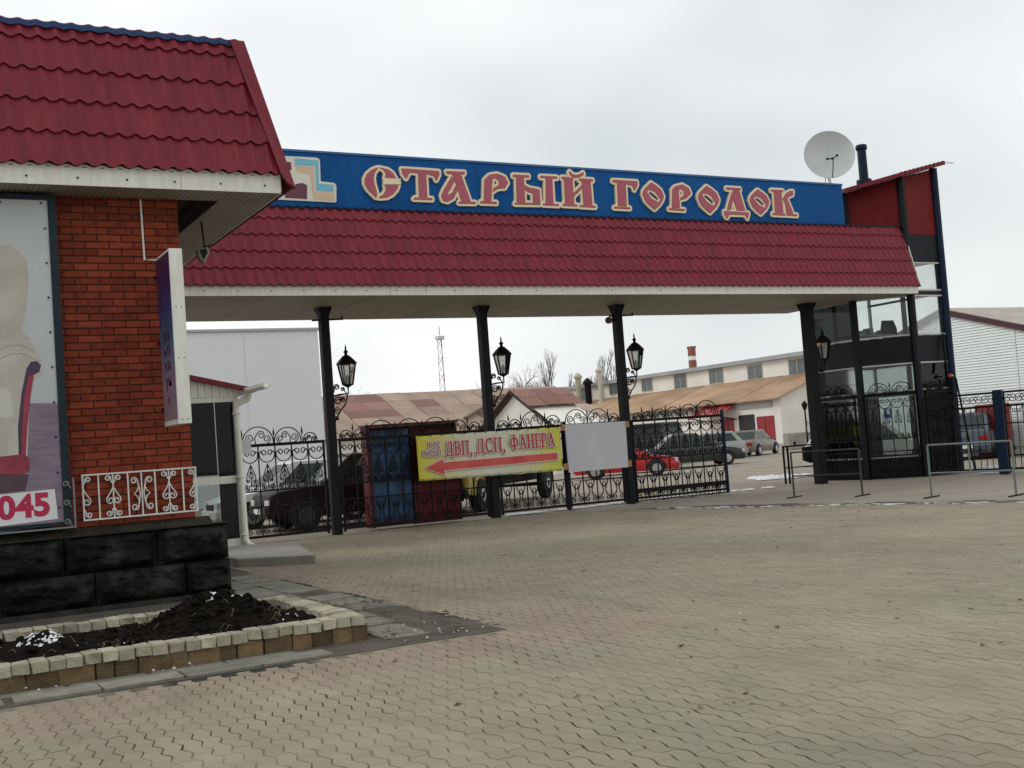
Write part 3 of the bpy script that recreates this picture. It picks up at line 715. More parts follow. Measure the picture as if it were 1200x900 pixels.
b = MB(); LY1 = min(LY1, 14.05); b.box(LX0 - .004, LX0 - .0005, LY0 + .02, LY1 - .02, LZ0 + .06, LZ1 - .03); b.build('print_face', grad_face(), lb)
m_lbt = mat('lightbox_text', (.10, .01, .03), .4)
ym = (LY0 + LY1) / 2; hgt = LZ1 - LZ0
rows = [(.60, 'г', .60), (.52, 'ра', .5), (.43, 'ьб', .5), (.345, 'кя', .5), (.255, 'ун', .5), (.14, 'е', .45)]
for t_, s_, u_ in rows:
    place_text('print_letter', s_, .17, m_lbt, lb, (LX0 - .006, LY1 + (LY0 - LY1) * u_, LZ0 + hgt * t_), rz=-pi / 2, sx=1.6, sy=1.1)
b = MB()
for t_ in (.02, .37, .66):
    for u_ in (.3, .7): b.lathe([(.006, 0), (.006, .004)], 8, Matrix.Translation((LX0 + (LX1 - LX0) * u_, LY0 - .001, LZ0 + hgt * t_ + .01)) @ Matrix.Rotation(pi / 2, 4, 'X'))
tag(b.build('rivet', m_black, lb), kind='stuff')
for t_ in (.1, .5, .9): b = MB(); b.box(LX0 + .03, LX1 - .03, LY1 - .001, YW - .002, LZ0 + hgt * t_, LZ0 + hgt * t_ + .03); b.build('wall_bracket', m_black, lb)

# ---- floodlight under the side eave
p = Py(238, 298, 15.4)
fl = thing('floodlight', 'small grey floodlight hanging under the shop side eave', 'lamp', (p.x, 15.4, p.z))
b = MB(); b.prism([(-.09, -.05, .05), (.05, -.07, .09), (.09, -.02, .02), (.0, -.02, -.12), (-.06, -.03, -.06)], (0, .1, 0)); b.build('lamp_head', mat('lamp_grey', (.30, .30, .28), .5), fl, bevel=.008)
b = MB(); b.tube([(0, 0, .04), (.02, 0, .12), (.0, 0, 4.72 - p.z)], .012, 6); b.tube([(.02, 0, .1), (.16, 0, .13)], .01, 6); b.build('bracket', m_black, fl)
b = MB(); b.prism([(-.055, -.056, .04), (.03, -.066, .065), (.055, -.03, .01), (-.005, -.03, -.08)], (0, -.006, 0)); b.build('lens', m_glassdark, fl)

# ================================================================== KIOSK
KY = 20.5
ki = thing('kiosk', 'small white glazed kiosk with red roof edge between the shop and the fence', 'kiosk')
KX0, KX1 = 3.4, 5.72
for z0, z1 in ((0.0, .24), (1.20, 1.33), (2.62, 2.70)): b = MB(); b.box(KX0 - .001, KX1 - .10, KY, KY + .06, z0, z1); b.build('frame_rail', m_white, ki)
for x in (KX0, 4.55, KX1 - .1): b = MB(); b.box(x, x + .09, KY - .003, KY + .065, .0, 2.70); b.build('mullion', m_white, ki)
for x0, x1 in ((KX0 + .092, 4.548), (4.642, KX1 - .102)):
    for z0, z1 in ((.242, 1.198), (1.332, 2.618)):
        b = MB(); b.box(x0, x1, KY + .02, KY + .026, z0, z1); b.build('pane', glass('kiosk_glass', (.93, .95, .94), .12, (.012, .014, .014), 1.22), ki)
b = MB(); b.box(KX1 - .04, KX1, KY + .07, KY + 1.4, 0, 2.70); b.build('side_wall', m_white, ki)
b = MB(); b.box(KX1 - .08, KX1 - .041, KY + .07, KY + 1.33, 0, 2.70); b.build('side_dark_sheet', mat('kiosk_inner_dark', (.02, .022, .022), .7, spec=.1), ki)  # added near-black sheet, puts the interior darkness behind the glass into colour
b = MB(); b.box(KX0, KX1 - .09, KY + 1.34, KY + 1.40, 1.35, 2.70); b.box(KX0, KX1 - .09, KY + 1.34, KY + 1.40, 0, .35); b.build('back_wall', mat('kiosk_inner_dark', (.02, .022, .022), .7, spec=.1), ki)  # near-black colour stands in for the dim inside, so the upper panes look dark
b = MB(); b.box(KX0 + .02, KX1 - .09, KY + 1.36, KY + 1.366, .352, 1.348); b.build('back_pane', glass('kiosk_glass'), ki)
b = MB(); b.box(KX0, KX1 - .09, KY + .07, KY + 1.33, 2.70, 2.72); b.build('ceiling', mat('kiosk_inner_dark', (.02, .022, .022), .7, spec=.1), ki)
# corrugated frieze
x = KX0; 
while x < KX1 - .05:
    b = MB(); zt = 3.06 - (x - 4.7) * .22; b.prism([(x, KY, 2.705), (x + .09, KY, 2.705), (x + .09, KY, zt - .02), (x, KY, zt)], (0, .03, 0)); b.prism([(x + .092, KY + .012, 2.705), (x + .123, KY + .012, 2.705), (x + .123, KY + .012, zt - .025), (x + .092, KY + .012, zt - .02)], (0, .02, 0)); b.build('frieze_board', m_white, ki); x += .125
b = MB(); zf = lambda x: 3.10 - (x - 4.9) * .245
b.prism([(KX0, KY - .12, zf(KX0) - .11), (6.0, KY - .12, zf(6.0) - .07), (6.0, KY - .12, zf(6.0)), (KX0, KY - .12, zf(KX0))], (0, 1.7, 0)); b.build('roof', m_trimred, ki)
b = MB(); gy0, gy1 = 19.25, 22.0; prof = [(-.065, .0), (-.06, -.05), (-.03, -.085), (.03, -.085), (.06, -.05), (.065, 0), (.05, 0), (.045, -.045), (.0, -.07), (-.045, -.045), (-.05, 0)]
b.prism([(5.86 + u * 1.1, gy0, 2.84 + v * 1.1) for u, v in prof], (0, gy1 - gy0, 0)); b.build('gutter', m_white, ki)
b = MB(); b.tube([(5.86, 20.35, 2.76), (5.84, 20.38, 2.66), (5.66, 20.42, 2.56), (5.645, 20.42, 2.45), (5.68, 20.42, .22), (5.72, 20.40, .12), (5.80, 20.30, .06)], [.075, .072, .06, .055, .055, .055, .055], 12); b.build('downpipe', m_white, ki, smooth=50)
for z in (.3, 1.3, 2.4): b = MB(); b.tube([(5.665 - .02 * (z > 1) + .065 * cos(t * pi / 6), 20.42 + .065 * sin(t * pi / 6), z) for t in range(12)], .012, 5, closed=True); b.build('pipe_clip', m_white, ki)
# concrete step before the kiosk
b = MB(); pts = [(4.72, 17.5), (5.62, 16.6), (6.36, 19.85), (5.6, 20.32), (4.72, 20.32)]
b.prism([(x, y, -.02) for x, y in pts], (0, 0, .15)); tag(b.build('concrete_step', mat('step_concrete', (.26, .25, .215), .9, (.34, .33, .285), 2.5, .3, 40), bevel=.012), 'low pale concrete step in front of the glazed kiosk', 'step')
# ================================================================== GATE CANOPY
GY, GF, GB, GZ = 22.67, 20.9, 24.7, 4.55      # column line, soffit front, soffit back, soffit height
GX0, GX1 = 4.4, 23.10
CX = [8.16, 11.75, 15.25, 21.02]
gate = thing('gate_canopy', 'long flat entrance canopy with red metal tile slope on four black columns', 'canopy')
foot = [(GX0, GF + .025), (GX1 - .02, GF + .025), (GX1 - .02, 21.42), (22.2, 22.28), (22.2, GB), (GX0, GB)]
b = MB(); b.prism([(x, y, GZ) for x, y in foot], (0, 0, .02)); b.build('soffit', m_soffit, gate)
b = MB()
for k in range(1, 9):
    x = GX0 + k * 2.1; b.box(x, x + .012, GF + .05, GB - .03, GZ - .002, GZ - .0004)
tag(b.build('soffit_seam', mat('seam', (.12, .11, .09), .8), gate), kind='stuff')
xs = [GX0, 8.9, 13.9, 18.6, GX1]
for k in range(4): b = MB(); b.box(xs[k] + .003, xs[k + 1] - .003, GF, GF + .024, GZ - .01, 4.70); b.build('fascia', m_white, gate)
b = MB(); x = GX0
while x < GX1 - .1: b.tube([(x + .19 * t / 6, GF - .004, 4.705 + .014 * sin(2 * pi * t / 6)) for t in range(7)], .015, 4); x += .19
tag(b.build('fascia_crimp', m_white, gate), kind='stuff')
b = MB(); x = GX0 + .3
while x < GX1: b.lathe([(.012, 0), (.012, .006)], 6, Matrix.Translation((x, GF - .001, 4.63)) @ Matrix.Rotation(pi / 2, 4, 'X')); x += .62
tag(b.build('fascia_rivet', m_black, gate), kind='stuff')
b = MB(); b.box(GX0, 22.2, GB - .02, GB, GZ + .021, 4.72); x = GX0
b.build('back_fascia', m_tile, gate)
# roof body
b = MB(); b.prism([(GX0, GF + .03, 4.70), (GX0, 21.40, 6.28), (GX0, 21.9, 6.28), (GX0, GB - .03, 4.74)], (22.1 - GX0, 0, 0))
b.prism([(22.1, GF + .03, 4.70), (22.1, 21.33, 6.28), (22.1, 21.40, 6.28), (22.1, 21.45, 4.70)], (23.02 - 22.1, 0, 0)); roofg = b.build('roof', m_tile, gate)
gup = Vector((0, 21.36 - 20.86, 6.27 - 4.71)); GSL = gup.length; GTL = 0.352
tiles = []
for r_i in range(5):
    l0 = r_i * GTL; ln = min(GTL, GSL - l0)
    if ln < .05: continue
    k = 0
    while True:
        xc = GX0 + .6 + k * .19; k += 1
        if xc > GX1 - .05 + .14 * l0 / GSL: break
        tiles.append((xc, l0, ln))
vis = [t for t in tiles if t[0] > 4.9]
vis.sort(key=lambda t: t[0])
gtm = {}
def gt(ln):
    k = round(ln, 2)
    if k not in gtm: gtm[k] = tile_mesh(.19, ln, .032, .03)
    return gtm[k]
for xc, l0, ln in vis[:300]:
    o = inst('roof_tile', gt(ln), roofg); o.matrix_local = slope_matrix(Vector((xc, 20.86, 4.71)) + gup * (l0 / GSL), (1, 0, 0), gup)
bmx = bmesh.new()
for xc, l0, ln in vis[300:]:
    me = gt(ln).copy(); me.transform(slope_matrix(Vector((xc, 20.86, 4.71)) + gup * (l0 / GSL), (1, 0, 0), gup)); bmx.from_mesh(me); bpy.data.meshes.remove(me)
me = bpy.data.meshes.new('far_tiles'); bmx.to_mesh(me); bmx.free(); me.polygons.foreach_set('use_smooth', [True] * len(me.polygons))
try: me.set_sharp_from_angle(angle=rad(50))
except Exception: pass
tag(obj('roof_tile_run', me, m_tile, roofg), kind='stuff')
b = MB(); b.prism([(GX1 + .02, 20.84, 4.70), (GX1 + .17, 21.36, 6.27), (GX1 + .17, 21.42, 6.27), (GX1 + .02, 21.42, 4.70)], (.02, 0, 0)); b.build('end_trim', m_white, gate)
b = MB(); x = GX0
while x < 23.2: b.tube([(x + .19 * t / 6, 21.33, 6.295 + .014 * sin(2 * pi * t / 6)) for t in range(7)], .022, 4); x += .19
tag(b.build('ridge_flashing', m_navy, gate), kind='stuff')
# columns, flared head, base plate
for x in CX:
    b = MB(); w = .088 if x < 20 else .12; b.box(x - w, x + w, GY - w, GY + w, -.02, 4.36)
    b.add([(x + i * q, GY + j * q, z) for z, q in ((4.36, w), (4.545, w + .06)) for i, j in ((-1, -1), (1, -1), (1, 1), (-1, 1))], [(0, 1, 5, 4), (1, 2, 6, 5), (2, 3, 7, 6), (3, 0, 4, 7)])
    b.build('column', m_black, gate, bevel=.0)
# small arm rods on the column heads
for x in CX[:1] + CX[2:3]:
    b = MB(); b.bar((x - .28, GY - .1, 4.28), (x + .36, GY - .1, 4.30), .035); b.bar((x + .36, GY - .1, 4.28), (x + .36, GY - .1, 4.36), .03); b.build('cable_arm', m_black, gate)

# ---- sign board
SY = 21.42
sb = thing('entrance_sign_board', 'long blue board with raised crimson and cream lettering along the canopy top', 'sign')
zT = lambda x: 7.38 - (x - 7.9) * .004
sx0, sx1 = 4.6, 21.36
b = MB(); b.prism([(sx0, SY, 6.30), (13.9, SY, 6.30), (13.9, SY, 7.36), (sx0, SY, 7.39)], (0, .55, 0)); b.build('board_panel', m_blue, sb, bevel=.006)
b = MB(); b.prism([(13.905, SY, 6.30), (sx1, SY, 6.30), (sx1, SY, 7.30), (13.905, SY, 7.36)], (0, .55, 0)); b.build('board_panel', m_blue, sb, bevel=.006)
b = MB(); b.prism([(sx0, SY - .025, 7.392), (sx1, SY - .025, 7.302), (sx1, SY - .025, 7.345), (sx0, SY - .025, 7.435)], (0, .6, 0)); b.build('top_capping', mat('cap_blue', (.02, .11, .30), .35), sb)
Z = lambda ox, oy, s: (lambda pts: [(ox + x / s, oy + y / s) for x, y in pts])
ZA, ZB, ZC = Z(320, 170, 7.5), Z(480, 180, 5.0), Z(700, 190, 4.8)
O1 = [(295, 118), (325, 138), (350, 160), (365, 195), (358, 218), (345, 240), (315, 270), (290, 250), (265, 225), (248, 185), (252, 165), (262, 150)]
H1 = [(285, 160), (335, 205), (330, 222), (278, 175)]
def sh(p, dx, dy, s=1.0, c=(306, 194)): return [(c[0] + dx + (x - c[0]) * s, c[1] + dy + (y - c[1]) * s) for x, y in p]
letters = [
 (ZA, [[(910, 205), (860, 225), (820, 260), (798, 305), (800, 350), (825, 395), (865, 435), (895, 465), (905, 440), (895, 400), (880, 350), (872, 300), (880, 250), (905, 215)],
       [(930, 206), (1000, 222), (1040, 250), (1068, 295), (975, 290), (985, 260), (965, 225)], [(975, 358), (1090, 360), (1075, 400), (1040, 440), (990, 465), (920, 470), (960, 440), (985, 400)]], [[(955, 302), (1108, 302), (1112, 352), (955, 352)]], []),
 (ZB, [[(-53, 93), (60, 100), (165, 108), (165, 128), (150, 160), (138, 134), (95, 122), (88, 122), (95, 258), (50, 258), (45, 118), (0, 112), (-12, 118), (-27, 150), (-45, 125)], [(25, 262), (125, 266), (125, 274), (18, 270)]], [], []),
 (ZB, [[(210, 108), (315, 112), (312, 124), (215, 120)], [(240, 118), (290, 120), (350, 285), (300, 285), (268, 190)], [(285, 286), (378, 288), (378, 296), (282, 294)], [(240, 140), (255, 160), (235, 205), (213, 235), (216, 250), (245, 232), (262, 195), (275, 215), (250, 265), (215, 285), (188, 278), (180, 250), (195, 215)]], [], []),
 (ZB, [[(432, 160), (476, 140), (470, 282), (430, 282)], [(412, 283), (502, 288), (502, 296), (408, 292)], [(432, 158), (460, 130), (505, 122), (550, 140), (568, 175), (550, 205), (510, 208), (482, 225), (485, 207), (515, 190), (518, 165), (495, 146), (478, 150), (474, 182), (440, 180)]], [], []),
 (ZB, [[(600, 128), (690, 132), (690, 142), (600, 138)], [(618, 140), (660, 142), (668, 290), (622, 290)], [(665, 190), (700, 205), (752, 215), (756, 290), (716, 290), (716, 236), (690, 228), (668, 215)], [(612, 292), (756, 294), (756, 302), (610, 300)], [(760, 135), (855, 140), (855, 150), (760, 145)], [(790, 146), (826, 148), (834, 296), (790, 294)], [(775, 297), (865, 301), (865, 309), (775, 305)]], [], []),
 (ZB, [[(885, 140), (952, 146), (952, 154), (885, 150)], [(898, 152), (945, 155), (955, 298), (905, 296)], [(890, 299), (972, 303), (972, 311), (890, 307)], [(985, 151), (1065, 156), (1065, 165), (985, 160)], [(1000, 163), (1050, 166), (1062, 304), (1012, 302)], [(990, 306), (1080, 311), (1080, 319), (990, 314)], [(950, 240), (1002, 188), (1004, 204), (952, 256)], [(930, 108), (945, 124), (965, 131), (988, 126), (1008, 114), (1012, 124), (992, 140), (965, 146), (940, 138), (926, 120)]], [], []),
 (ZC, [[(80, 104), (215, 112), (217, 130), (200, 162), (190, 135), (150, 124), (156, 250), (110, 248), (104, 118), (80, 114)], [(90, 254), (176, 259), (176, 266), (88, 262)]], [], []),
 (ZC, [O1], [], [H1]),
 (ZC, [[(415, 160), (446, 150), (455, 258), (413, 258)], [(398, 262), (482, 268), (482, 276), (396, 270)], [(412, 160), (430, 140), (470, 130), (505, 150), (516, 180), (490, 207), (458, 216), (462, 202), (478, 192), (480, 168), (462, 152), (450, 160), (446, 185), (416, 185)]], [], []),
 (ZC, [sh(O1, 311, 19)], [], [sh(H1, 311, 19)]),
 (ZC, [[(718, 146), (796, 151), (796, 160), (718, 155)], [(757, 160), (787, 160), (822, 275), (778, 275), (750, 195)], [(748, 175), (757, 195), (742, 270), (722, 272), (735, 220)], [(706, 279), (842, 287), (842, 296), (835, 322), (824, 300), (735, 296), (720, 320), (706, 296)]], [], []),
 (ZC, [sh(O1, 597, 33, .92)], [], [sh(H1, 597, 33, .92)]),
 (ZC, [[(970, 158), (1035, 162), (1035, 170), (970, 166)], [(985, 168), (1025, 170), (1036, 288), (993, 288)], [(978, 290), (1048, 294), (1048, 302), (978, 298)], [(1034, 212), (1052, 180), (1075, 166), (1092, 166), (1090, 188), (1070, 196), (1046, 224)], [(1034, 208), (1060, 214), (1076, 250), (1092, 290), (1056, 292), (1048, 240)], [(1056, 294), (1114, 298), (1114, 306), (1056, 302)]], [], []),
]
def spx(p, dy=0.0):
    q = Py(p[0], p[1], SY); return Vector((q.x, SY - dy, q.z))
def capsule(b, a, c, r, y0, y1):
    a2, c2 = Vector((a.x, a.z)), Vector((c.x, c.z)); d = (c2 - a2); d = d.normalized() if d.length > 1e-6 else Vector((1, 0)); an = math.atan2(d.y, d.x)
    pts = [(c2.x + r * cos(an + t), c2.y + r * sin(an + t)) for t in [-pi / 2 + pi * k / 6 for k in range(7)]] + [(a2.x + r * cos(an + t), a2.y + r * sin(an + t)) for t in [pi / 2 + pi * k / 6 for k in range(7)]]
    b.prism([(u, y0, v) for u, v in pts], (0, y1 - y0, 0))
def tri_prism(b, pts3, depth):
    bm = bmesh.new(); vs = [bm.verts.new(p) for p in pts3]; f = bm.faces.new(vs); f.normal_update(); r = bmesh.ops.triangulate(bm, faces=[f]); bm.verts.index_update()
    tris = [[v.index for v in t.verts] for t in bm.faces]; bm.free(); n_ = len(pts3)
    b.add(list(pts3) + [Vector(p) + Vector((0, depth, 0)) for p in pts3], [tuple(t) for t in tris] + [(i, (i + 1) % n_, (i + 1) % n_ + n_, i + n_) for i in range(n_)])
for zf_, polys, extra, holes in letters:
    b = MB(); g2 = MB(); e = 0
    for P in polys:
        q = [spx(p) for p in zf_(P)]
        if not holes:
            tri_prism(b, [Vector((v.x, SY - .05 - e, v.z)) for v in q], .049); e += .00025
        for i in range(len(q)):
            capsule(b, q[i], q[(i + 1) % len(q)], .056, SY - .05 - e, SY - .001); e += .00025
            capsule(g2, q[i], q[(i + 1) % len(q)], .010, SY - .060 - e * .2, SY - .02)
    for P in extra: tri_prism(b, [Vector((v.x, SY - .075, v.z)) for v in (spx(p) for p in zf_(P))], .07)
    L0 = MB(); first = True; e2 = 0
    for P in polys:
        q = [spx(p) for p in zf_(P)]
        if holes:
            # ring: bridge outer outline to the slanted hole
            h = [spx(p) for p in zf_(holes[0])]; m_ = len(q); hp = []
            per = [0]
            c = sum(h, Vector()) / len(h)
            for v in q:                      # nearest intersection of ray with hole outline
                d = v - c; best = None
                for i in range(4):
                    a_, b_ = h[i], h[(i + 1) % 4]; den = (b_.x - a_.x) * d.z - (b_.z - a_.z) * d.x
                    if abs(den) < 1e-9: continue
                    s = ((c.x - a_.x) * d.z - (c.z - a_.z) * d.x) / den; t = ((a_.x - c.x) * (b_.z - a_.z) - (a_.z - c.z) * (b_.x - a_.x)) / (d.x * (b_.z - a_.z) - d.z * (b_.x - a_.x))
                    if -.001 <= s <= 1.001 and t > 0 and (best is None or t < best): best = t
                hp.append(c + d * (best or .3))
            hm = [a_ + (v - c).normalized() * min(.05, (v - a_).length * .5) for v, a_ in zip(q, hp)]
            for i in range(m_):
                j = (i + 1) % m_
                L0.prism([(v.x, SY - .066 - e2, v.z) for v in (q[i], q[j], hm[j], hm[i])], (0, .04, 0)); 
                b.prism([(v.x, SY - .056 - e2, v.z) for v in (q[i], q[j], hp[j], hp[i])], (0, .05, 0)); e2 += .0002
        else:
            tri_prism(L0, [Vector((v.x, SY - .066 - e2, v.z)) for v in q], .04); e2 += .0003
    lo = L0.build('letter', m_letter, sb); b.build('letter_outline', m_cream, lo); g2.build('letter_keyline', m_gold, lo)
# emblem at the left end of the board
em = None
def emblem(name, pts, lift, m, parent):
    b = MB(); tri_prism(b, [Vector((v.x, SY - lift, v.z)) for v in (spx(p) for p in ZA(pts))], lift - .001); return b.build(name, m, parent)
em = emblem('emblem', [(-260, 82), (375, 113), (398, 122), (408, 145), (414, 322), (530, 335), (546, 348), (552, 372), (552, 498), (545, 507), (-260, 468)], .03, mat('emblem_cream', (.72, .70, .60), .5), sb)
emblem('emblem_stripe', [(185, 118), (392, 140), (396, 342), (526, 352), (526, 412), (375, 406), (365, 186), (188, 180)], .036, mat('emblem_sky', (.18, .50, .62), .5), em)
emblem('emblem_stripe', [(190, 186), (350, 194), (364, 416), (532, 420), (537, 492), (350, 484), (318, 262), (205, 238)], .033, mat('emblem_sand', (.68, .50, .33), .5), em)
emblem('emblem_tower', [(150, 375), (200, 345), (250, 335), (294, 356), (294, 478), (100, 466), (100, 390)], .036, mat('emblem_plum', (.13, .03, .06), .5), em)
emblem('emblem_window', [(112, 150), (152, 154), (158, 225), (120, 220)], .036, mat('emblem_plum', (.13, .03, .06), .5), em)

# ================================================================== LANTERNS on the columns
def lantern(x, y, z, label, s=1.0, mirror=1):
    t = thing('wall_lantern', label, 'lantern', (x, y, z), group='lanterns on the gate columns')
    u = .34 * mirror
    br = MB()
    br.tube([(0, 0, .02), (u * .5, 0, .05), (u, 0, .06), (u, 0, .22)], .018, 6)
    br.tube(xz([(q[0] * mirror, q[1]) for q in [(.0, -.52), (.06, -.42), (.14, -.28), (.24, -.18), (.30, -.05), (.31, .05)]]), .016, 5)
    br.tube(xz([(q[0] * mirror, q[1]) for q in spiral(.11, -.08, .09, .02, 0, 1.6, 18)]), .014, 5)
    br.tube(xz([(q[0] * mirror, q[1]) for q in spiral(.21, -.06, .055, .015, pi, -1.5, 16)]), .013, 5)
    br.tube(xz([(q[0] * mirror, q[1]) for q in spiral(.10, -.28, .075, .018, pi / 2, 1.5, 16)]), .013, 5)
    br.tube(xz([(q[0] * mirror, q[1]) for q in spiral(.06, -.42, .045, .012, 0, -1.5, 14)]), .012, 5)
    br.tube(xz([(q[0] * mirror, q[1]) for q in [(.0, .04), (.05, .16)] + spiral(.10, .20, .06, .015, pi * .9, -1.5, 16)]), .014, 5)
    br.tube(xz([(q[0] * mirror, q[1]) for q in [(.31, .06), (.26, .12)] + spiral(.22, .15, .045, .012, -.4, 1.4, 14)]), .013, 5)
    br.build('bracket', m_iron, t, smooth=60)
    n = 6; R0, R1, z0, z1 = .105, .185, .24, .66
    hp = lambda r, k, z: Vector((u + r * cos(2 * pi * (k + .5) / n), r * sin(2 * pi * (k + .5) / n), z))
    fr = MB()
    for k in range(n): fr.bar(hp(R0, k, z0), hp(R1, k, z1), .022); fr.bar(hp(R0, k, z0), hp(R0, k + 1, z0), .024); fr.bar(hp(R1, k, z1), hp(R1, k + 1, z1), .026)
    fr.lathe([(.02, .18), (.06, .205), (R0, .235), (R0, .245)], 6, Matrix.Translation((u, 0, 0)) @ Matrix.Rotation(pi / 6, 4, 'Z'))
    fr.build('lamp_frame', m_iron, t)
    for k in range(n):
        b = MB(); b.quad(hp(R0 * .96, k, z0 + .012), hp(R0 * .96, k + 1, z0 + .012), hp(R1 * .96, k + 1, z1 - .012), hp(R1 * .96, k, z1 - .012)); b.build('lamp_pane', glass('lamp_glass', (.85, .86, .82), .38, (.45, .45, .42)), t)
    b = MB(); b.lathe([(.215, .66), (.215, .675), (.15, .75), (.07, .83), (.035, .845), (.03, .88), (.05, .91), (.03, .94), (.015, .955), (.02, .98), (.006, 1.06)], 6, Matrix.Translation((u, 0, 0)) @ Matrix.Rotation(pi / 6, 4, 'Z')); b.build('lamp_roof', m_iron, t)
    b = MB(); b.lathe([(.02, .245), (.035, .3), (.045, .38), (.02, .44)], 8, Matrix.Translation((u, 0, 0))); b.build('bulb', mat('bulb', (.7, .7, .66), .3), t)
    return t
lantern(CX[0] + .088, GY, 2.73, 'black hexagonal lantern on the column beside the kiosk end of the fence')
lantern(CX[1] + .088, GY, 2.82, 'black hexagonal lantern on the column rising behind the yellow banner')
lantern(CX[2] + .088, GY, 2.83, 'black hexagonal lantern on the column beside the blank white panel')
lantern(CX[3] + .12, GY, 2.88, 'black hexagonal lantern against the dark glazed tower')

# camera on the third column
t = thing('security_camera', 'small round security camera on the head of the column by the blank panel', 'camera', (CX[2] - .088, GY, 4.20))
b = MB(); b.bar((0, 0, 0), (-.10, 0, .02), .03); b.build('arm', m_iron, t)
b = MB(); b.lathe([(.02, -.08), (.07, -.06), (.085, 0), (.07, .05), (.02, .075)], 12, Matrix.Translation((-.16, -.02, 0))); b.build('dome', mat('cam_brown', (.10, .06, .05), .5), t, smooth=50)

# ================================================================== SCROLL FENCE
BAY = 0.325
def module_meshes(H=1.86, w=BAY):
    d = {}
    c = MB(); R = .148; zc = H - .04 - R
    left = [(-q[0], q[1]) for q in spiral(.072, zc + .045, .018, .066, pi * 1.5, 1.05, 12)]
    arc = [(R * cos(a), zc + R * sin(a)) for a in [rad(28) - rad(236) * k / 16 for k in range(17)]]
    right = [(-p[0], p[1]) for p in left][::-1]
    c.tube(xz(left[:-1] + arc[::-1] + right[1:]), .0125, 4); d['eye_scroll'] = c
    c = MB()
    for s in (-1, 1): c.tube(xz([(s * q[0], q[1]) for q in [(.0, H - .38), (.035, H - .46), (.075, H - .56), (.09, H - .66)] + spiral(.055, H - .68, .036, .012, .3, -1.25, 10)]), .0115, 4)
    for s in (-1, 1): c.tube(xz([(s * q[0], q[1]) for q in [(.008, H - .50), (.045, H - .58), (.02, H - .64)]]), .012, 4)
    d['spade_scroll'] = c
    c = MB()
    for s in (-1, 1): c.tube(xz([(s * q[0], q[1]) for q in [(.11, H - .74), (.06, H - .86), (.03, .98)]]), .0115, 4)
    for s in (-1, 1): c.tube(xz([(s * q[0], q[1]) for q in spiral(.075, 1.045, .055, .015, -pi / 2, 1.4, 14)]), .012, 4)
    d['mid_scroll'] = c
    c = MB()
    for s in (-1, 1):
        c.tube(xz([(s * q[0], q[1]) for q in [(.10, .62), (.085, .53), (.045, .44), (.025, .36), (.05, .28)] + spiral(.082, .19, .066, .016, pi * .62, -1.5, 16)]), .0125, 4)
        c.tube(xz([(s * q[0], q[1]) for q in [(.012, .55), (.04, .50), (.008, .42)]]), .012, 4)
    d['lyre_scroll'] = c
    out_ = {}
    for k, q in d.items():
        me = q.mesh(k); me.materials.append(m_iron); me.polygons.foreach_set('use_smooth', [True] * len(me.polygons)); out_[k] = me
    q = MB(); q.box(-.011, .011, -.011, .011, .08, H); me = q.mesh('bar'); me.materials.append(m_iron); out_['bar'] = me
    return out_
FM = module_meshes()
def crown(t, arcs, z0):
    """arcs: (u centre, radius, lean)"""
    for u, R, s in arcs:
        b = MB(); b.tube(xz([(u + R * cos(a), z0 + .02 + R * 1.0 * sin(a)) for a in [pi * 1.06 - pi * 1.12 * k / 18 for k in range(19)]]), .0135, 4); b.build('crown_arc', m_iron, t, smooth=60)
        b = MB(); b.tube(xz([(u + s * q[0], z0 + q[1]) for q in [(-R * .15, .0), (-R * .22, R * .3), (-R * .05, R * .62)] + spiral(R * .22, R * .55, R * .25, R * .07, pi * .7, -1.4, 14)]), .012, 4); b.build('crown_scroll', m_iron, t, smooth=60)
        b = MB(); b.tube(xz([(u + s * q[0], z0 + q[1]) for q in spiral(-R * .52, R * .33, R * .32, R * .08, -pi * .5, -1.5, 16)]), .012, 4); b.build('crown_scroll', m_iron, t, smooth=60)
        b = MB(); b.tube(xz([(u + s * q[0], z0 + q[1]) for q in spiral(R * .58, R * .28, R * .27, R * .07, -pi * .5, 1.5, 16)]), .012, 4); b.build('crown_scroll', m_iron, t, smooth=60)
def spear(t, u, z0, h=.3):
    b = MB(); b.lathe([(.006, 0), (.008, h * .5), (.022, h * .58), (.018, h * .7), (.003, h)], 6, Matrix.Translation((u, 0, z0))); b.build('spear', m_iron, t)
def fence_panel(x0, x1, label, arcs=None, y=GY, rz=0.0, H=1.86, group='scrolled iron fence panels between the gate columns', grid=False, name='iron_fence', cat='fence', origin=None):
    t = thing(name, label, cat, origin or (x0, y, 0), rz, group); Wd = x1 - x0
    for z, h in ((.09, .05), (.66, .028), (.97, .028), (H, .06)):
        b = MB(); b.box(0, Wd, -.016, .016, z - h / 2, z + h / 2); b.build('rail', m_iron, t)
    for u in (.012, Wd - .012): b = MB(); b.box(u - .02, u + .02, -.021, .021, .02 if not grid else -.0, H + .03); b.build('stile', m_iron, t)
    n = max(1, round(Wd / BAY)); p = Wd / n
    for k in range(n):
        u = (k + .5) * p
        for kk in ('eye_scroll', 'spade_scroll', 'mid_scroll', 'lyre_scroll'): inst(kk, FM[kk], t, (u, 0, H - 1.86 if kk in ('eye_scroll', 'spade_scroll') else 0), scale=(p / BAY, 1, 1))
        if k: inst('bar', FM['bar'], t, (k * p, 0.004, 0))
        b = MB(); b.box(u - .008, u + .008, -.008, .008, .97, H - .36); o = b.build('bar', m_iron, t)
    if arcs: crown(t, arcs, H + .03)
    for u, z in ([] if not arcs else [((a[0] + c[0]) / 2 + (a[1] - c[1]) / 2, H + .03) for a, c in zip(arcs, arcs[1:])]): spear(t, u, z)
    return t
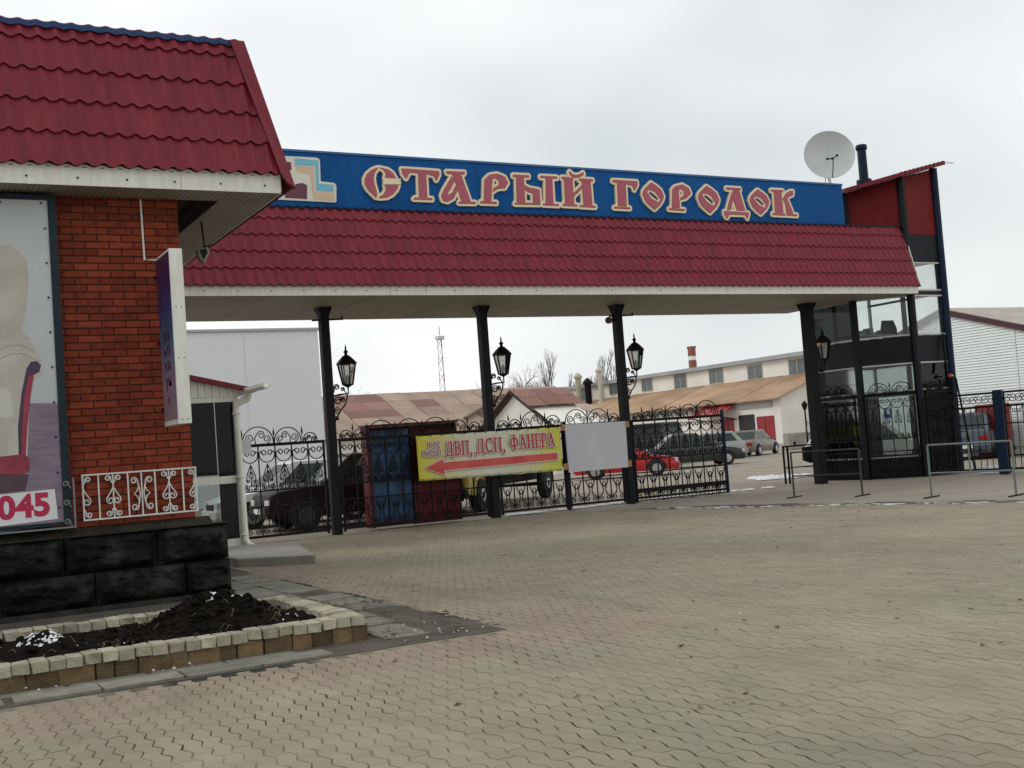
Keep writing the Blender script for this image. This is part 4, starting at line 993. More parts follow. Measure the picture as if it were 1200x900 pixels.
fence_panel(5.98, 8.0, 'short scrolled iron fence panel between the kiosk and the first column', [(.16, .20, 1), (.68, .31, 1), (1.28, .27, -1), (1.74, .14, -1)])
fence_panel(8.32, 11.6, 'scrolled iron fence panel overlapping the blue and red booth', [(.16, .14, 1), (.46, .15, 1), (.93, .30, 1), (1.55, .30, -1), (2.15, .30, 1), (2.68, .22, -1), (3.06, .15, -1)])
fence_panel(11.91, 13.56, 'scrolled iron fence panel behind the lettered end of the yellow banner', [(.16, .14, 1), (.46, .15, 1), (.92, .30, 1), (1.42, .19, -1)])
fence_panel(13.64, 15.1, 'scrolled iron fence panel carrying the blank white panel', [(.3, .29, 1), (.88, .28, -1), (1.30, .15, -1)])
b = MB(); b.box(13.565, 13.635, GY - .035, GY + .035, -.02, 1.95); tag(b.build('fence_post', m_black), 'thin black fence post between yellow banner and blank white panel', 'post')
leaf = fence_panel(15.42, 18.05, 'black scrolled iron gate leaf standing closed beside the open gateway', [(.18, .13, 1), (.46, .15, 1), (.8, .19, 1), (1.2, .22, 1), (1.66, .26, 1), (2.18, .33, 1)], name='gate_leaf', cat='gate', group=None, grid=True, H=1.86)
b = MB(); b.box(0, 2.63, -.03, .03, .20, .30); b.build('kick_rail', m_iron, leaf)
b = MB(); b.box(0, 2.63, -.014, .014, .012, .035); b.build('rail', m_iron, leaf)
for k in range(1, 22): b = MB(); b.box(k * .12 - .007, k * .12 + .007, -.007, .007, .03, .2); b.build('picket', m_iron, leaf)
b = MB(); b.box(2.60, 2.66, -.03, .03, 0, 2.0); b.build('end_post', m_navy, leaf)
b = MB(); b.bar((2.3, -.06, -.02), (2.3, -.06, .35), .02); b.build('drop_bolt', m_iron, leaf)
# blue stub post by the downpipe with a notice
b = MB(); b.box(6.02, 6.16, GY - .22, GY - .08, -.02, 1.55); tag(b.build('fence_post', m_navy), 'short blue fence post right behind the white downpipe', 'post')
p = Py(285, 531, GY - .28); b = MB(); b.box(p.x - .30, p.x + .16, GY - .28, GY - .265, p.z - .02, p.z + .26); t = b.build('notice_plate', mat('notice', (.55, .57, .58), .5), None); tag(t, 'blank pale notice plate hung on the fence beside the downpipe', 'notice')
b = MB(); b.bar((p.x - .05, GY - .27, p.z + .26), (p.x - .05, GY, 1.86), .012); o = b.build('hanger', m_iron, t)

# ---- blue and red sheet-metal booth just behind the fence
bo = thing('metal_booth', 'blue and red sheet metal booth standing behind the fence', 'booth', (8.95, GY + .12, 0))
m_bb = mat('booth_blue', (.005, .035, .09), .5, (.010, .075, .18), 2, .1, 20, streak=(4, 4, .6)); m_br = mat('booth_red', (.075, .003, .007), .5, (.13, .006, .012), 3, spec=.25)
for k in range(5): b = MB(); b.box(.09 + k * .172, .09 + k * .172 + .166, .0 + (.012 if k % 2 else 0), .03, .12, 2.0); b.build('blue_sheet', m_bb, bo)
b = MB(); b.box(0, .085, -.02, .06, .02, 2.08); b.build('red_post', m_br, bo)
b = MB(); b.box(.952, .99, -.02, .06, .02, 2.05); b.build('dark_post', m_black, bo)
for k in range(3): b = MB(); b.box(1.0 + k * .36, 1.0 + k * .36 + .352, 0.01 + .01 * (k % 2), .035, .02, 1.97); b.build('red_sheet', m_br, bo)
b = MB(); b.box(-.02, 2.1, -.03, .34, 2.0 + .09, 2.13); b.build('roof', m_br, bo)
b = MB(); b.box(.0, 2.08, .26, .30, .02, 2.085); b.box(2.04, 2.08, .05, .255, .02, 2.085); b.box(0, .04, .07, .255, .02, 2.085); b.build('walls', m_br, bo)
b = MB(); b.box(.09, .95, -.006, .0 - .001, .06, .118); b.build('kick_strip', m_br, bo)

# ---- yellow banner on the fence
YB = GY - .20
ban = thing('advert_banner', 'yellow vinyl banner with red lettering and a long red arrow tied to the fence', 'banner')
cs = [Py(487, 511, YB), Py(656, 500, YB), Py(659, 551.5, YB), Py(491, 564, YB)]
def bil(u, v): # u right, v down
    return (cs[0] * (1 - u) + cs[1] * u) * (1 - v) + (cs[3] * (1 - u) + cs[2] * u) * v
def ban_mat():
    m = bpy.data.materials.new('banner_print'); m.use_nodes = True; t = m.node_tree; bs = t.nodes['Principled BSDF']; bs.inputs['Roughness'].default_value = .45
    g_ = t.nodes.new('ShaderNodeNewGeometry'); sp = t.nodes.new('ShaderNodeSeparateXYZ'); mr = t.nodes.new('ShaderNodeMapRange'); mr.inputs[1].default_value = cs[0].x; mr.inputs[2].default_value = cs[1].x
    rp = t.nodes.new('ShaderNodeValToRGB'); e = rp.color_ramp.elements
    e[0].position = 0; e[0].color = (.58, .52, .03, 1); e[1].position = 1; e[1].color = (.55, .55, .03, 1)
    for p_, c_ in ((.12, (.60, .54, .12)), (.3, (.62, .60, .42)), (.5, (.62, .61, .50)), (.75, (.60, .58, .36)), (.9, (.58, .56, .10))): q = e.new(p_); q.color = (*c_, 1)
    t.links.new(g_.outputs['Position'], sp.inputs[0]); t.links.new(sp.outputs[0], mr.inputs[0]); t.links.new(mr.outputs[0], rp.inputs[0]); t.links.new(rp.outputs[0], bs.inputs['Base Color']); return m
nu, nv = 60, 16; vs = []; fs = []
def wob(u, v): return .012 * sin(u * 17 + v * 4) * (1 - v) + .02 * math.exp(-((u - .52) * 9) ** 2) * (1 - v) * sin(u * 60) + .012 * fbm(u * 6, v * 3, 90)
for j in range(nv + 1):
    for i in range(nu + 1):
        q = bil(i / nu, j / nv); sag = .012 * abs(sin(i / nu * pi * 8)) * (1 - j / nv) ** 3; vs.append((q.x, q.y - wob(i / nu, j / nv) , q.z - sag))
for j in range(nv):
    for i in range(nu): a = j * (nu + 1) + i; fs.append((a, a + 1, a + nu + 2, a + nu + 1))
b = MB(); b.add(vs, fs); o = b.build('vinyl_sheet', ban_mat(), ban, smooth=80)
sol = o.modifiers.new('thickness', 'SOLIDIFY'); sol.thickness = .003; sol.offset = 1
m_bred = mat('banner_red', (.42, .012, .03), .45); m_bar = mat('banner_arrow', (.62, .10, .07), .45, (.50, .045, .035), 2.4, detail=1); m_bpink = mat('banner_pale', (.66, .55, .50), .5); m_bbr = mat('banner_brown', (.24, .02, .03), .5)
def bflat(name, uv, m, lift, dense=14):
    P = []
    for i in range(len(uv)):
        (u0, v0), (u1, v1) = uv[i], uv[(i + 1) % len(uv)]; k_ = max(1, int(abs(u1 - u0) * dense))
        for t_ in range(k_): P.append((u0 + (u1 - u0) * t_ / k_, v0 + (v1 - v0) * t_ / k_))
    P3 = []
    for u, v in P: q = bil(u, v); P3.append(Vector((q.x, q.y - .034 - lift, q.z)))
    b = MB(); tri_prism(b, P3, .002); return b.build(name, m, ban)
arrow = [(.045, .72), (.165, .545), (.165, .625), (.965, .585), (.965, .74), (.165, .80), (.17, .90)]
bflat('print_arrow_edge', [(.035, .72), (.172, .515), (.172, .605), (.972, .565), (.972, .76), (.172, .82), (.178, .935)], m_bpink, .001)
bflat('print_arrow', arrow, m_bar, .004)
ang = math.atan2((cs[1] - cs[0]).z, (cs[1] - cs[0]).x)
def ban_text(s, u, v, size, sx, m, off, lift, sy=1.0):
    q = bil(u, v); return place_text('print_letters', s, size, m, ban, (q.x, q.y - .034 - lift, q.z), sx=sx, sy=sy, offset=off, ry=-ang * 1.0)
def arcp(cx, cy, rx, ry, a0, a1, n=10): return [(cx + rx * cos(rad(a0 + (a1 - a0) * k / n)), cy + ry * sin(rad(a0 + (a1 - a0) * k / n))) for k in range(n + 1)]
# serif capitals as strokes in a unit-high box: (advance, [(points, weight)])
T_, H_ = 1.0, .55
GL = {
 'Д': (.80, [([(.20, .02), (.24, .4), (.34, 1)], H_), ([(.34, 1), (.62, 1)], H_), ([(.60, 1), (.60, .02)], T_), ([(.02, .0), (.78, .0)], H_), ([(.04, .0), (.02, -.2)], H_), ([(.76, 0), (.78, -.2)], H_)]),
 'В': (.62, [([(.14, 0), (.14, 1)], T_), ([(.02, 0), (.3, 0)], H_), ([(.02, 1), (.3, 1)], H_), ([(.28, 1)] + arcp(.30, .77, .2, .23, 90, -90), .75), ([(.15, .54), (.3, .54)], H_), ([(.30, .53)] + arcp(.32, .27, .24, .27, 90, -90), .85)]),
 'П': (.74, [([(.14, 0), (.14, 1)], T_), ([(.58, 0), (.58, 1)], T_), ([(.02, 1), (.70, 1)], H_), ([(.02, 0), (.26, 0)], H_), ([(.46, 0), (.70, 0)], H_)]),
 'С': (.64, [(arcp(.34, .5, .28, .5, 50, 310, 16), .95), ([(.52, .86), (.55, 1.0)], H_), ([(.52, .12), (.55, .02)], H_)]),
 'Ф': (.86, [([(.43, -.04), (.43, 1.04)], T_), (arcp(.43, .5, .33, .33, 0, 360, 20), .8), ([(.3, 1.04), (.56, 1.04)], H_), ([(.3, -.04), (.56, -.04)], H_)]),
 'А': (.74, [([(.12, 0), (.36, 1)], H_), ([(.36, 1), (.62, 0)], T_), ([(.2, .34), (.52, .34)], H_), ([(.0, 0), (.24, 0)], H_), ([(.50, 0), (.74, 0)], H_)]),
 'Н': (.74, [([(.14, 0), (.14, 1)], T_), ([(.58, 0), (.58, 1)], T_), ([(.14, .52), (.58, .52)], H_), ([(.02, 0), (.26, 0)], H_), ([(.46, 0), (.70, 0)], H_), ([(.02, 1), (.26, 1)], H_), ([(.46, 1), (.70, 1)], H_)]),
 'Е': (.58, [([(.14, 0), (.14, 1)], T_), ([(.02, 0), (.50, 0)], H_), ([(.02, 1), (.48, 1)], H_), ([(.14, .53), (.38, .53)], H_), ([(.48, 1), (.48, .82)], H_), ([(.5, 0), (.5, .2)], H_)]),
 'Р': (.60, [([(.14, 0), (.14, 1)], T_), ([(.02, 0), (.3, 0)], H_), ([(.02, 1), (.3, 1)], H_), ([(.28, 1)] + arcp(.30, .73, .23, .27, 90, -90) + [(.15, .46)], .8)]),
 'И': (.74, [([(.14, 0), (.14, 1)], T_), ([(.58, 0), (.58, 1)], T_), ([(.14, .15), (.58, .85)], H_), ([(.02, 0), (.26, 0)], H_), ([(.46, 0), (.70, 0)], H_)]),
 'Ы': (.86, [([(.14, 0), (.14, 1)], T_), ([(.15, .54), (.28, .54)] + arcp(.28, .27, .2, .27, 90, -90) + [(.05, 0)], .75), ([(.72, 0), (.72, 1)], T_), ([(.62, 0), (.84, 0)], H_), ([(.62, 1), (.84, 1)], H_)]),
 ',': (.30, [([(.10, .06), (.12, -.04), (.05, -.2)], T_)]), ' ': (.3, []),
}
bx = (cs[1] - cs[0]).normalized(); bz = Vector((0, 0, 1))
def ban_word(s, u0, u1, vtop, vbot):
    """each glyph: red strokes over a pale halo"""
    tot = sum(GL[c][0] for c in s) + .06 * len(s); O = bil(u0, vbot); Wd_ = (bil(u1, vbot) - O).length; Ht = (bil(u0, vtop) - O).length; k = Wd_ / tot; x = 0
    for c in s:
        adv, st = GL[c]
        red = None
        for m_, extra, lift in ((m_bred, 0.0, .010), (m_bpink, .020, .002)):
            b = MB(); e = 0
            for pts, wgt in st:
                P = [O + bx * ((x + p[0]) * k) + bz * (p[1] * Ht) for p in pts]; r_w = Ht * .055 * (wgt + .15) + extra
                for A_, B_ in zip(P, P[1:]): capsule(b, A_, B_, r_w, O.y - .036 - lift - e, O.y - .030); e += .00012
            if st:
                if red is None: red = b.build('print_letter', m_, ban)
                else: b.build('print_halo', m_, red)
        x += adv + .06
ban_word('ДВП,', .182, .375, .185, .475); ban_word('ДСП,', .388, .605, .165, .455); ban_word('ФАНЕРА', .628, .955, .135, .43)
_keep = m_bred; m_bred = m_bbr
ban_word('ВСЕ', .075, .155, .165, .28); ban_word('ВИДЫ', .035, .155, .345, .46); m_bred = _keep
b = MB()
for k in range(14):
    for v in (.025, .975): q = bil(.02 + k * .074, v); b.lathe([(.014, 0), (.014, .004)], 6, Matrix.Translation((q.x, q.y - .04, q.z)) @ Matrix.Rotation(pi / 2, 4, 'X'))
tag(b.build('grommet', m_black, ban), kind='stuff')
b = MB()
for k in range(8):
    q = bil(.02 + k * .137, .02); b.bar((q.x, q.y - .01, q.z), (q.x + .01, GY - .02, 1.86 if q.z < 1.9 else q.z), .012)
tag(b.build('tie', m_iron, ban), kind='stuff')

# ---- blank white panel
YP = GY - .19
t = thing('blank_panel', 'blank white board wired to the fence beside the yellow banner', 'panel')
q = [Py(662, 497.5, YP), Py(733, 493.5, YP), Py(736.5, 547.5, YP), Py(667, 553.5, YP)]
b = MB(); b.prism(q, (0, .03, 0)); b.build('board', mat('panel_white', (.50, .50, .53), .5, (.54, .54, .57), 2.5), t)
m_tape = mat('brown_tape', (.34, .17, .05), .5)
for px, py in ((735, 497), (738, 543), (660, 501), (663, 547)):
    c = Py(px, py, YP); b = MB(); b.box(c.x - .05, c.x + .05, YP - .004, YP + .028, c.z - .07, c.z + .07); b.build('tape', m_tape, t)
b = MB(); b.box(13.9, 14.9, YP + .031, GY - .02, 1.78, 1.80); b.build('fixing', m_iron, t)
# ================================================================== GLAZED TOWER
tw = thing('gatehouse_tower', 'three storey dark glazed gatehouse tower with red top panels and slanting roof', 'tower')
T = [Vector((22.25, 23.95, 0)), Vector((22.25, 22.3, 0)), Vector((23.25, 21.3, 0)), Vector((24.47, 21.3, 0)), Vector((24.47, 23.95, 0))]
ztop = lambda x: 7.58 + .235 * (x - 23.25)
def facet(a, b_): 
    d = (b_ - a); l = d.length; d.normalize(); n = Vector((d.y, -d.x, 0)); return d, n, l      # outward normal (n points to camera side)
m_panelred = mat('panel_red', (.14, .007, .007), .6, (.175, .011, .010), 2, spec=.2)
m_tdark = mat('tower_dark', (.005, .006, .009), .45, (.007, .009, .014), 4, spec=.2)
m_twhite = mat('window_white', (.55, .54, .47), .5)
def slab_on(a, b_, u0, u1, z0, z1, out0, out1, name, m, z1b=None):
    d, n, l = facet(a, b_); q = [a + d * u0 + n * out0, a + d * u1 + n * out0]
    b = MB(); b.prism([q[0] + Vector((0, 0, z0)), q[1] + Vector((0, 0, z0)), q[1] + Vector((0, 0, z1 if z1b is None else z1b)), q[0] + Vector((0, 0, z1))], n * (out1 - out0)); return b.build(name, m, tw)
def win(a, b_, u0, u1, z0, z1, m=None):
    f = .035
    pane = slab_on(a, b_, u0 + f, u1 - f, z0 + f, z1 - f, -.05, -.044, 'pane', m or glass('tower_glass', (.955, .975, .965), .04, (.02, .025, .025), 1.32))
    d, n, l = facet(a, b_); fr = MB()
    for (ua, ub, za, zb) in ((u0, u1, z0, z0 + f), (u0, u1, z1 - f, z1), (u0, u0 + f, z0 + f, z1 - f), (u1 - f, u1, z0 + f, z1 - f)):
        q0, q1 = a + d * ua + n * (-.055), a + d * ub + n * (-.055); fr.prism([q0 + Vector((0, 0, za)), q1 + Vector((0, 0, za)), q1 + Vector((0, 0, zb)), q0 + Vector((0, 0, zb))], n * .06)
    fr.build('window_frame', m_twhite, tw)
for i, (A, B) in enumerate(((T[0], T[1]), (T[1], T[2]), (T[2], T[3]))):
    d, n, l = facet(A, B); m0 = .05
    segs = [(m0, l - m0)]
    for u0, u1 in segs:
        slab_on(A, B, u0, u1, -.02, .48, -.06, -.0, 'spandrel', m_tdark)
        if i == 2: slab_on(A, B, u0, u1, .48, 2.10, -.06, 0, 'spandrel', m_tdark)
        else: win(A, B, u0, u1, .49, 2.07, glass('tower_glass_low', (.86, .92, .90), .22, (.02, .028, .028), 1.4))
        slab_on(A, B, u0, u1, 2.075, 2.145, -.06, .0, 'transom', m_tdark)
        win(A, B, u0, u1, 2.15, 2.86, glass('tower_glass_low'))
        slab_on(A, B, u0, u1, 2.87, 3.53, -.06, .0, 'spandrel', m_tdark)
        win(A, B, u0, u1, 3.54, 4.56, glass('tower_glass_dark', (.5, .54, .54), .7, (.02, .024, .024), 1.3) if i == 0 else None)
        slab_on(A, B, u0, u1, 4.57, 4.66, -.06, 0, 'transom', m_tdark)
        win(A, B, u0, u1, 4.67, 5.40)
        slab_on(A, B, u0, u1, 5.41, 6.10, -.06, 0, 'spandrel', m_tdark)
        pa, pb = A + d * u0, A + d * u1
        slab_on(A, B, u0, u1, 6.11, ztop(pa.x) - .02, -.06, -.01, 'red_panel', m_panelred, ztop(pb.x) - .02)
for i, P in enumerate(T[1:4]):
    m = m_tdark if i < 2 else m_navy
    b = MB(); r = .105; b.lathe([(r, -.02), (r, ztop(P.x) - .02)], 8, Matrix.Translation((P.x, P.y, 0)) @ Matrix.Rotation(pi / 8, 4, 'Z')); b.build('corner_post', m, tw)
for z0, z1 in ((-.02, .5), (2.1, 2.2), (2.86, 3.5), (4.58, 4.64), (5.42, 7.7)): b = MB(); b.box(24.43, 24.47, 21.39, 23.95, z0, z1); b.build('side_wall', m_tdark if z1 < 5 else m_navy, tw)
for z0, z1 in ((.5, 2.1), (2.2, 2.86), (3.5, 4.58), (4.64, 5.42)):
    for y0, y1 in ((21.5, 22.6), (22.75, 23.85)): b = MB(); b.box(24.445, 24.451, y0, y1, z0 + .002, z1 - .002); b.build('side_pane', glass('tower_glass'), tw)
    for y0, y1 in ((21.39, 21.5), (22.6, 22.75), (23.85, 23.95)): b = MB(); b.box(24.431, 24.469, y0, y1, z0 + .001, z1 - .001); b.build('side_mullion', mat('inner_grey', (.30, .32, .30), .8), tw)
b = MB(); b.box(22.25, 24.43, 23.89, 23.95, -.02, 2.2); b.build('back_wall', m_tdark, tw)
for z in (2.9, 5.5): 
    b = MB(); b.prism([(22.36, 23.85, z), (22.36, 22.38, z), (23.30, 21.44, z), (24.38, 21.44, z), (24.38, 23.85, z)], (0, 0, .08)); b.build('floor_slab', m_soffit, tw)
# back windows let the sky through on the upper floor
for x0, x1 in ((22.3, 23.1), (23.2, 24.38)):
    for z0, z1 in ((3.5, 5.4), (2.25, 2.85)): b = MB(); b.box(x0, x1, 23.915, 23.922, z0, z1); b.build('back_pane', glass('tower_glass'), tw)
for z0, z1 in ((2.2, 2.25), (2.85, 3.5), (5.4, 7.3)): b = MB(); b.box(22.25, 24.43, 23.89, 23.95, z0 + .001, z1 - .001); b.build('back_wall', mat('inner_grey', (.30, .32, .30), .8), tw)
b = MB(); b.box(23.1, 23.2, 23.89, 23.95, 2.25, 5.4); b.build('back_mullion', mat('inner_grey'  , (.30, .32, .30), .8), tw)
# mono-pitch roof with metal edge
b = MB(); rx0, rx1 = 21.95, 24.53
b.prism([(rx0, 20.98 + .9, ztop(rx0)), (22.95, 20.98, ztop(22.95)), (rx1, 20.98, ztop(rx1)), (rx1, 24.2, ztop(rx1)), (rx0, 24.2, ztop(rx0))], (0, 0, .10)); roofT = b.build('roof', m_trimred, tw)
b = MB(); r_ = random.Random(2)
k = 0; x = 22.95
while x < rx1: b.box(x, x + .10, 20.96, 21.0, ztop(x) + .015, ztop(x) + .112); x += .15
tag(b.build('roof_rib', m_trimred, roofT), kind='stuff')
b = MB(); b.bar((24.5, 21.0, ztop(24.62) + .04), (24.85, 20.95, ztop(24.62) + .03), .025); b.build('gutter_stub', m_chrome, tw)
b = MB(); b.box(24.36, 24.40, 21.2, 21.21, 3.0, 3.5)
b = MB(); b.bar((24.22, 21.24, 3.55), (24.10, 21.12, 2.55), .05); b.build('inclined_arm', m_black, tw)
# things inside the first-floor room
tb = thing('office_desk', 'grey desk with papers seen through the first floor tower window', 'desk', (23.4, 23.1, 2.98))
b = MB(); b.box(-.75, .75, -.35, .35, .70, .74); b.build('desk_top', mat('desk', (.22, .23, .22), .6), tb)
for u, v in ((-.7, -.3), (.7, -.3), (-.7, .3), (.7, .3)): b = MB(); b.box(u - .025, u + .025, v - .025, v + .025, 0, .70); b.build('leg', m_black, tb)
b = MB()
for k in range(7): u = -.5 + k * .16; b.box(u, u + .13, -.2 + .05 * (k % 3), .05, .741, .78 + .05 * ((k * 5) % 4)); 
b.build('papers', mat('papers', (.25, .26, .25), .8), tb)
ch = thing('office_chair', 'dark high backed office chair seen through the tower right window', 'chair', (24.05, 22.6, 2.98))
b = MB(); b.box(-.25, .25, -.25, .25, .42, .50); b.build('seat', m_black, ch, bevel=.03)
b = MB(); b.prism([(-.22, .2, .52), (.22, .2, .52), (.26, .24, .9), (.18, .26, 1.12), (-.18, .26, 1.12), (-.26, .24, .9)], (0, .08, 0)); b.build('backrest', m_black, ch)
b = MB(); b.bar((0, 0, .05), (0, 0, .42), .06); b.bar((-.25, 0, .03), (.25, 0, .03), .05); b.bar((0, -.25, .031), (0, .25, .031), .05); b.build('pedestal', m_black, ch)
# ---- iron screens before the ground floor glazing
def iron_screen(P, Q, label):
    d, n, l = facet(P, Q); rz = math.atan2(d.y, d.x); o = P + n * .10
    t = fence_panel(0, l, label, [(l * .27, l * .22, 1), (l * .74, l * .22, -1)] if l > .9 else None, origin=(o.x, o.y, 0), rz=rz, H=2.08, group=None, name='iron_screen', cat='screen'); return t
iron_screen(T[0] + (T[1] - T[0]) * .10, T[1] - Vector((0, -.12, 0)), 'scrolled iron screen before the tower glazing facing the passage')
d, n, l = facet(T[1], T[2]); iron_screen(T[1] + d * .12, T[2] - d * .12, 'scrolled iron screen across the angled front of the tower')
iron_screen(T[2] + Vector((.1, 0, 0)), T[3] - Vector((.1, 0, 0)), 'scrolled iron screen before the dark right face of the tower')
p = Px(1048, 484, 22.9)
dd, nn, ll = facet(T[1], T[2]); c = T[1] + dd * .62 + nn * .004
b = MB(); b.prism([c - dd * .09 + Vector((0, 0, 1.50)), c + dd * .09 + Vector((0, 0, 1.50)), c + dd * .09 + Vector((0, 0, 1.74)), c - dd * .09 + Vector((0, 0, 1.74))], nn * .004); st = tag(b.build('window_sticker', mat('sticker_blue', (.03, .09, .32), .5)), 'small blue sticker with a white patch on the tower door glass', 'sticker')
b = MB(); b.prism([c + nn * .0045 - dd * .05 + Vector((0, 0, 1.60)), c + nn * .0045 + dd * .05 + Vector((0, 0, 1.60)), c + nn * .0045 + dd * .03 + Vector((0, 0, 1.72)), c + nn * .0045 - dd * .03 + Vector((0, 0, 1.72))], nn * .003); b.build('print_patch', mat('sticker_white', (.6, .55, .6), .5), st)

# ---- vent pipe and dish on top
pb = Py(1013, 216, 22.6); t = thing('flue_pipe', 'dark blue flue pipe with collar standing on the tower roof', 'flue', (pb.x, 22.6, pb.z - .12))
m_flue = mat('flue_blue', (.003, .012, .032), .5, (.005, .018, .042), 6, spec=.2)
h = (Py(1008, 170, 22.6) - Py(1013, 216, 22.6)).z
b = MB(); b.lathe([(.13, 0), (.13, .22)], 16); b.build('pipe_foot', m_flue, t, smooth=50)
b = MB(); b.lathe([(.19, .10), (.20, .12), (.20, .22), (.19, .24)], 16); b.build('collar', m_flue, t, smooth=50)
b = MB(); b.lathe([(.12, .24), (.115, h + .02)], 16); b.build('pipe', m_flue, t, smooth=50)
b = MB(); b.lathe([(.13, h - .02), (.15, h + .01), (.15, h + .09), (.13, h + .12), (.09, h + .12)], 16); b.build('cap', m_flue, t, smooth=50)
YD = 21.9; pd = Py(972, 181, YD); pf = Py(975, 216, YD)
t = thing('satellite_dish', 'large pale round satellite dish on the blue sign board', 'satellite dish', (pd.x, YD, pd.z))
R_ = (Py(999, 181, YD) - pd).length * .80
m_dish = mat('dish', (.50, .52, .50), .4, (.55, .57, .55), 3)
to_dir = Vector((-.52, -.80, .16)).normalized()
q = to_dir.to_track_quat('Z', 'Y').to_matrix().to_4x4()
prof = [(.001, -.16), (R_ * .25, -.15), (R_ * .5, -.12), (R_ * .75, -.07), (R_ * .95, -.005), (R_, .01), (R_ * 1.005, .0), (R_ * .95, -.03), (R_ * .75, -.10), (R_ * .5, -.145), (R_ * .25, -.175), (.001, -.185)]
b = MB(); b.lathe(prof, 40, q); b.build('reflector', m_dish, t, smooth=50)
b = MB(); tip = q @ Vector((0, -R_ * .42, R_ * .55))
low = q @ Vector((0, -R_ * .98, .0)); b.tube([low, q @ Vector((0, -R_ * .75, R_ * .35)), tip], .012, 5); b.build('feed_arm', m_iron, t)
for k in (-1, 0, 1):
    c = q @ Vector((k * .12, -R_ * .38 + (k == 1) * .07, R_ * .52)); b = MB(); b.bar(c, c + q.to_3x3() @ Vector((0, .03, -.11)), .045); b.bar(tip, c, .018); b.build('feed_horn', m_iron, t)
b = MB(); bp = Vector((pf.x - pd.x, .05, 7.345 - pd.z)); b.tube([(0, .2, -.05), (bp.x, .12, bp.z * .6), bp], .022, 6); b.tube([bp + Vector((-.14, .05, 0)), Vector((0, .16, -.2))], .012, 5); b.tube([bp + Vector((.12, .05, 0)), Vector((0.02, .16, -.2))], .012, 5); b.build('mount', m_chrome, t)

# ---- fence on the right
FA, FB = Vector((23.02, 21.02, 0)), Vector((23.5, 19.12, 0))
FA = Vector((22.9, 20.9, 0)); FBp = Pz(1178, 556.5) * 1.03; FB = Vector((FBp.x, FBp.y, 0))
dv = (FB - FA); ln = dv.length; rz = math.atan2(dv.y, dv.x)
def right_panel(o, l, rz, label):
    t = thing('iron_fence', label, 'fence', o, rz, 'iron fence panels beside the tower')
    for z, h in ((.10, .05), (.42, .03), (1.18, .03), (1.60, .05), (1.92, .05)): b = MB(); b.box(0, l, -.018, .018, z - h / 2, z + h / 2); b.build('rail', m_iron, t)
    n = max(2, round(l / .14)); p = l / n
    for k in range(n + 1): b = MB(); b.box(k * p - .008, k * p + .008, -.008, .008, .1, 1.6); b.build('bar', m_iron, t)
    k = 0; u = .14
    while u < l - .1:
        for s in (-1, 1): b = MB(); b.tube(xz([(u + s * q[0], 1.76 + q[1]) for q in spiral(.065, .0, .12, .02, pi, -1.7, 20)]), .010, 4); b.build('scroll', m_iron, t, smooth=60)
        for s in (-1, 1): b = MB(); b.tube(xz([(u + s * q[0], 1.46 + q[1]) for q in [(.0, .12), (.05, .03)] + spiral(.10, .0, .05, .014, pi, 1.3, 12)]), .009, 4); b.build('scroll', m_iron, t, smooth=60)
        b = MB(); b.lathe([(.004, .1), (.02, .0), (.035, -.05), (.004, -.09)], 6, Matrix.Translation((u, 0, .62))); b.build('fleur', m_iron, t)
        b = MB(); b.tube(xz([(u - .07, .58), (u, .55), (u + .07, .58)]), .010, 4); b.build('fleur_leaf', m_iron, t); u += .28
    b = MB(); b.box(0, .03, -.02, .02, 0, 1.94); b.build('stile', m_iron, t); b = MB(); b.box(l - .03, l, -.02, .02, 0, 1.94); b.build('stile', m_iron, t)
    return t
right_panel(FA, ln - .1, rz, 'dark iron scroll fence panel joining the tower to the blue post')
b = MB(); w = .10; b.box(-w, w, -w, w, -.02, 1.98); o = b.build('fence_post', m_navy); o.location = FB; o.rotation_euler = (0, 0, rz); tag(o, 'stout square blue fence post to the right of the tower', 'post')
d2 = Vector((cos(rz - .05), sin(rz - .05), 0)); right_panel(FB + d2 * .12, 2.4, rz - .05, 'dark iron scroll fence panel running on past the blue post')

# ladder frame and red lamp
pL = Pz(1128, 559) ; A = Vector((23.75, 20.75, 0)); 
lad = thing('step_ladder', 'narrow dark metal ladder leaning on the tower corner behind the fence', 'ladder')
a0, a1 = Py(1142, 540, 20.9), Py(1120, 443, 21.15); b0, b1 = Py(1122, 540, 20.9), Py(1116, 443, 21.15)
a0.z = b0.z = 0
for u, v in ((a0, a1), (b0, b1)): b = MB(); b.bar(u, v, .035); b.build('stile', m_black, lad)
for k in range(1, 7): b = MB(); t_ = k / 7; b.bar(a0 + (a1 - a0) * t_, b0 + (b1 - b0) * t_, .022); b.build('rung', m_black, lad)
pr = Py(1113, 440, 21.12); t = thing('signal_lamp', 'small red signal lamp on the tower corner', 'lamp', pr)
b = MB(); b.lathe([(.015, -.05), (.05, -.04), (.055, 0), (.045, .04), (.015, .05)], 12); b.build('lens', mat('lamp_red', (.45, .02, .03), .3), t, smooth=50)
b = MB(); b.bar((0.05, 0, 0), (.16, .06, 0), .04); b.build('bracket', m_twhite, t)

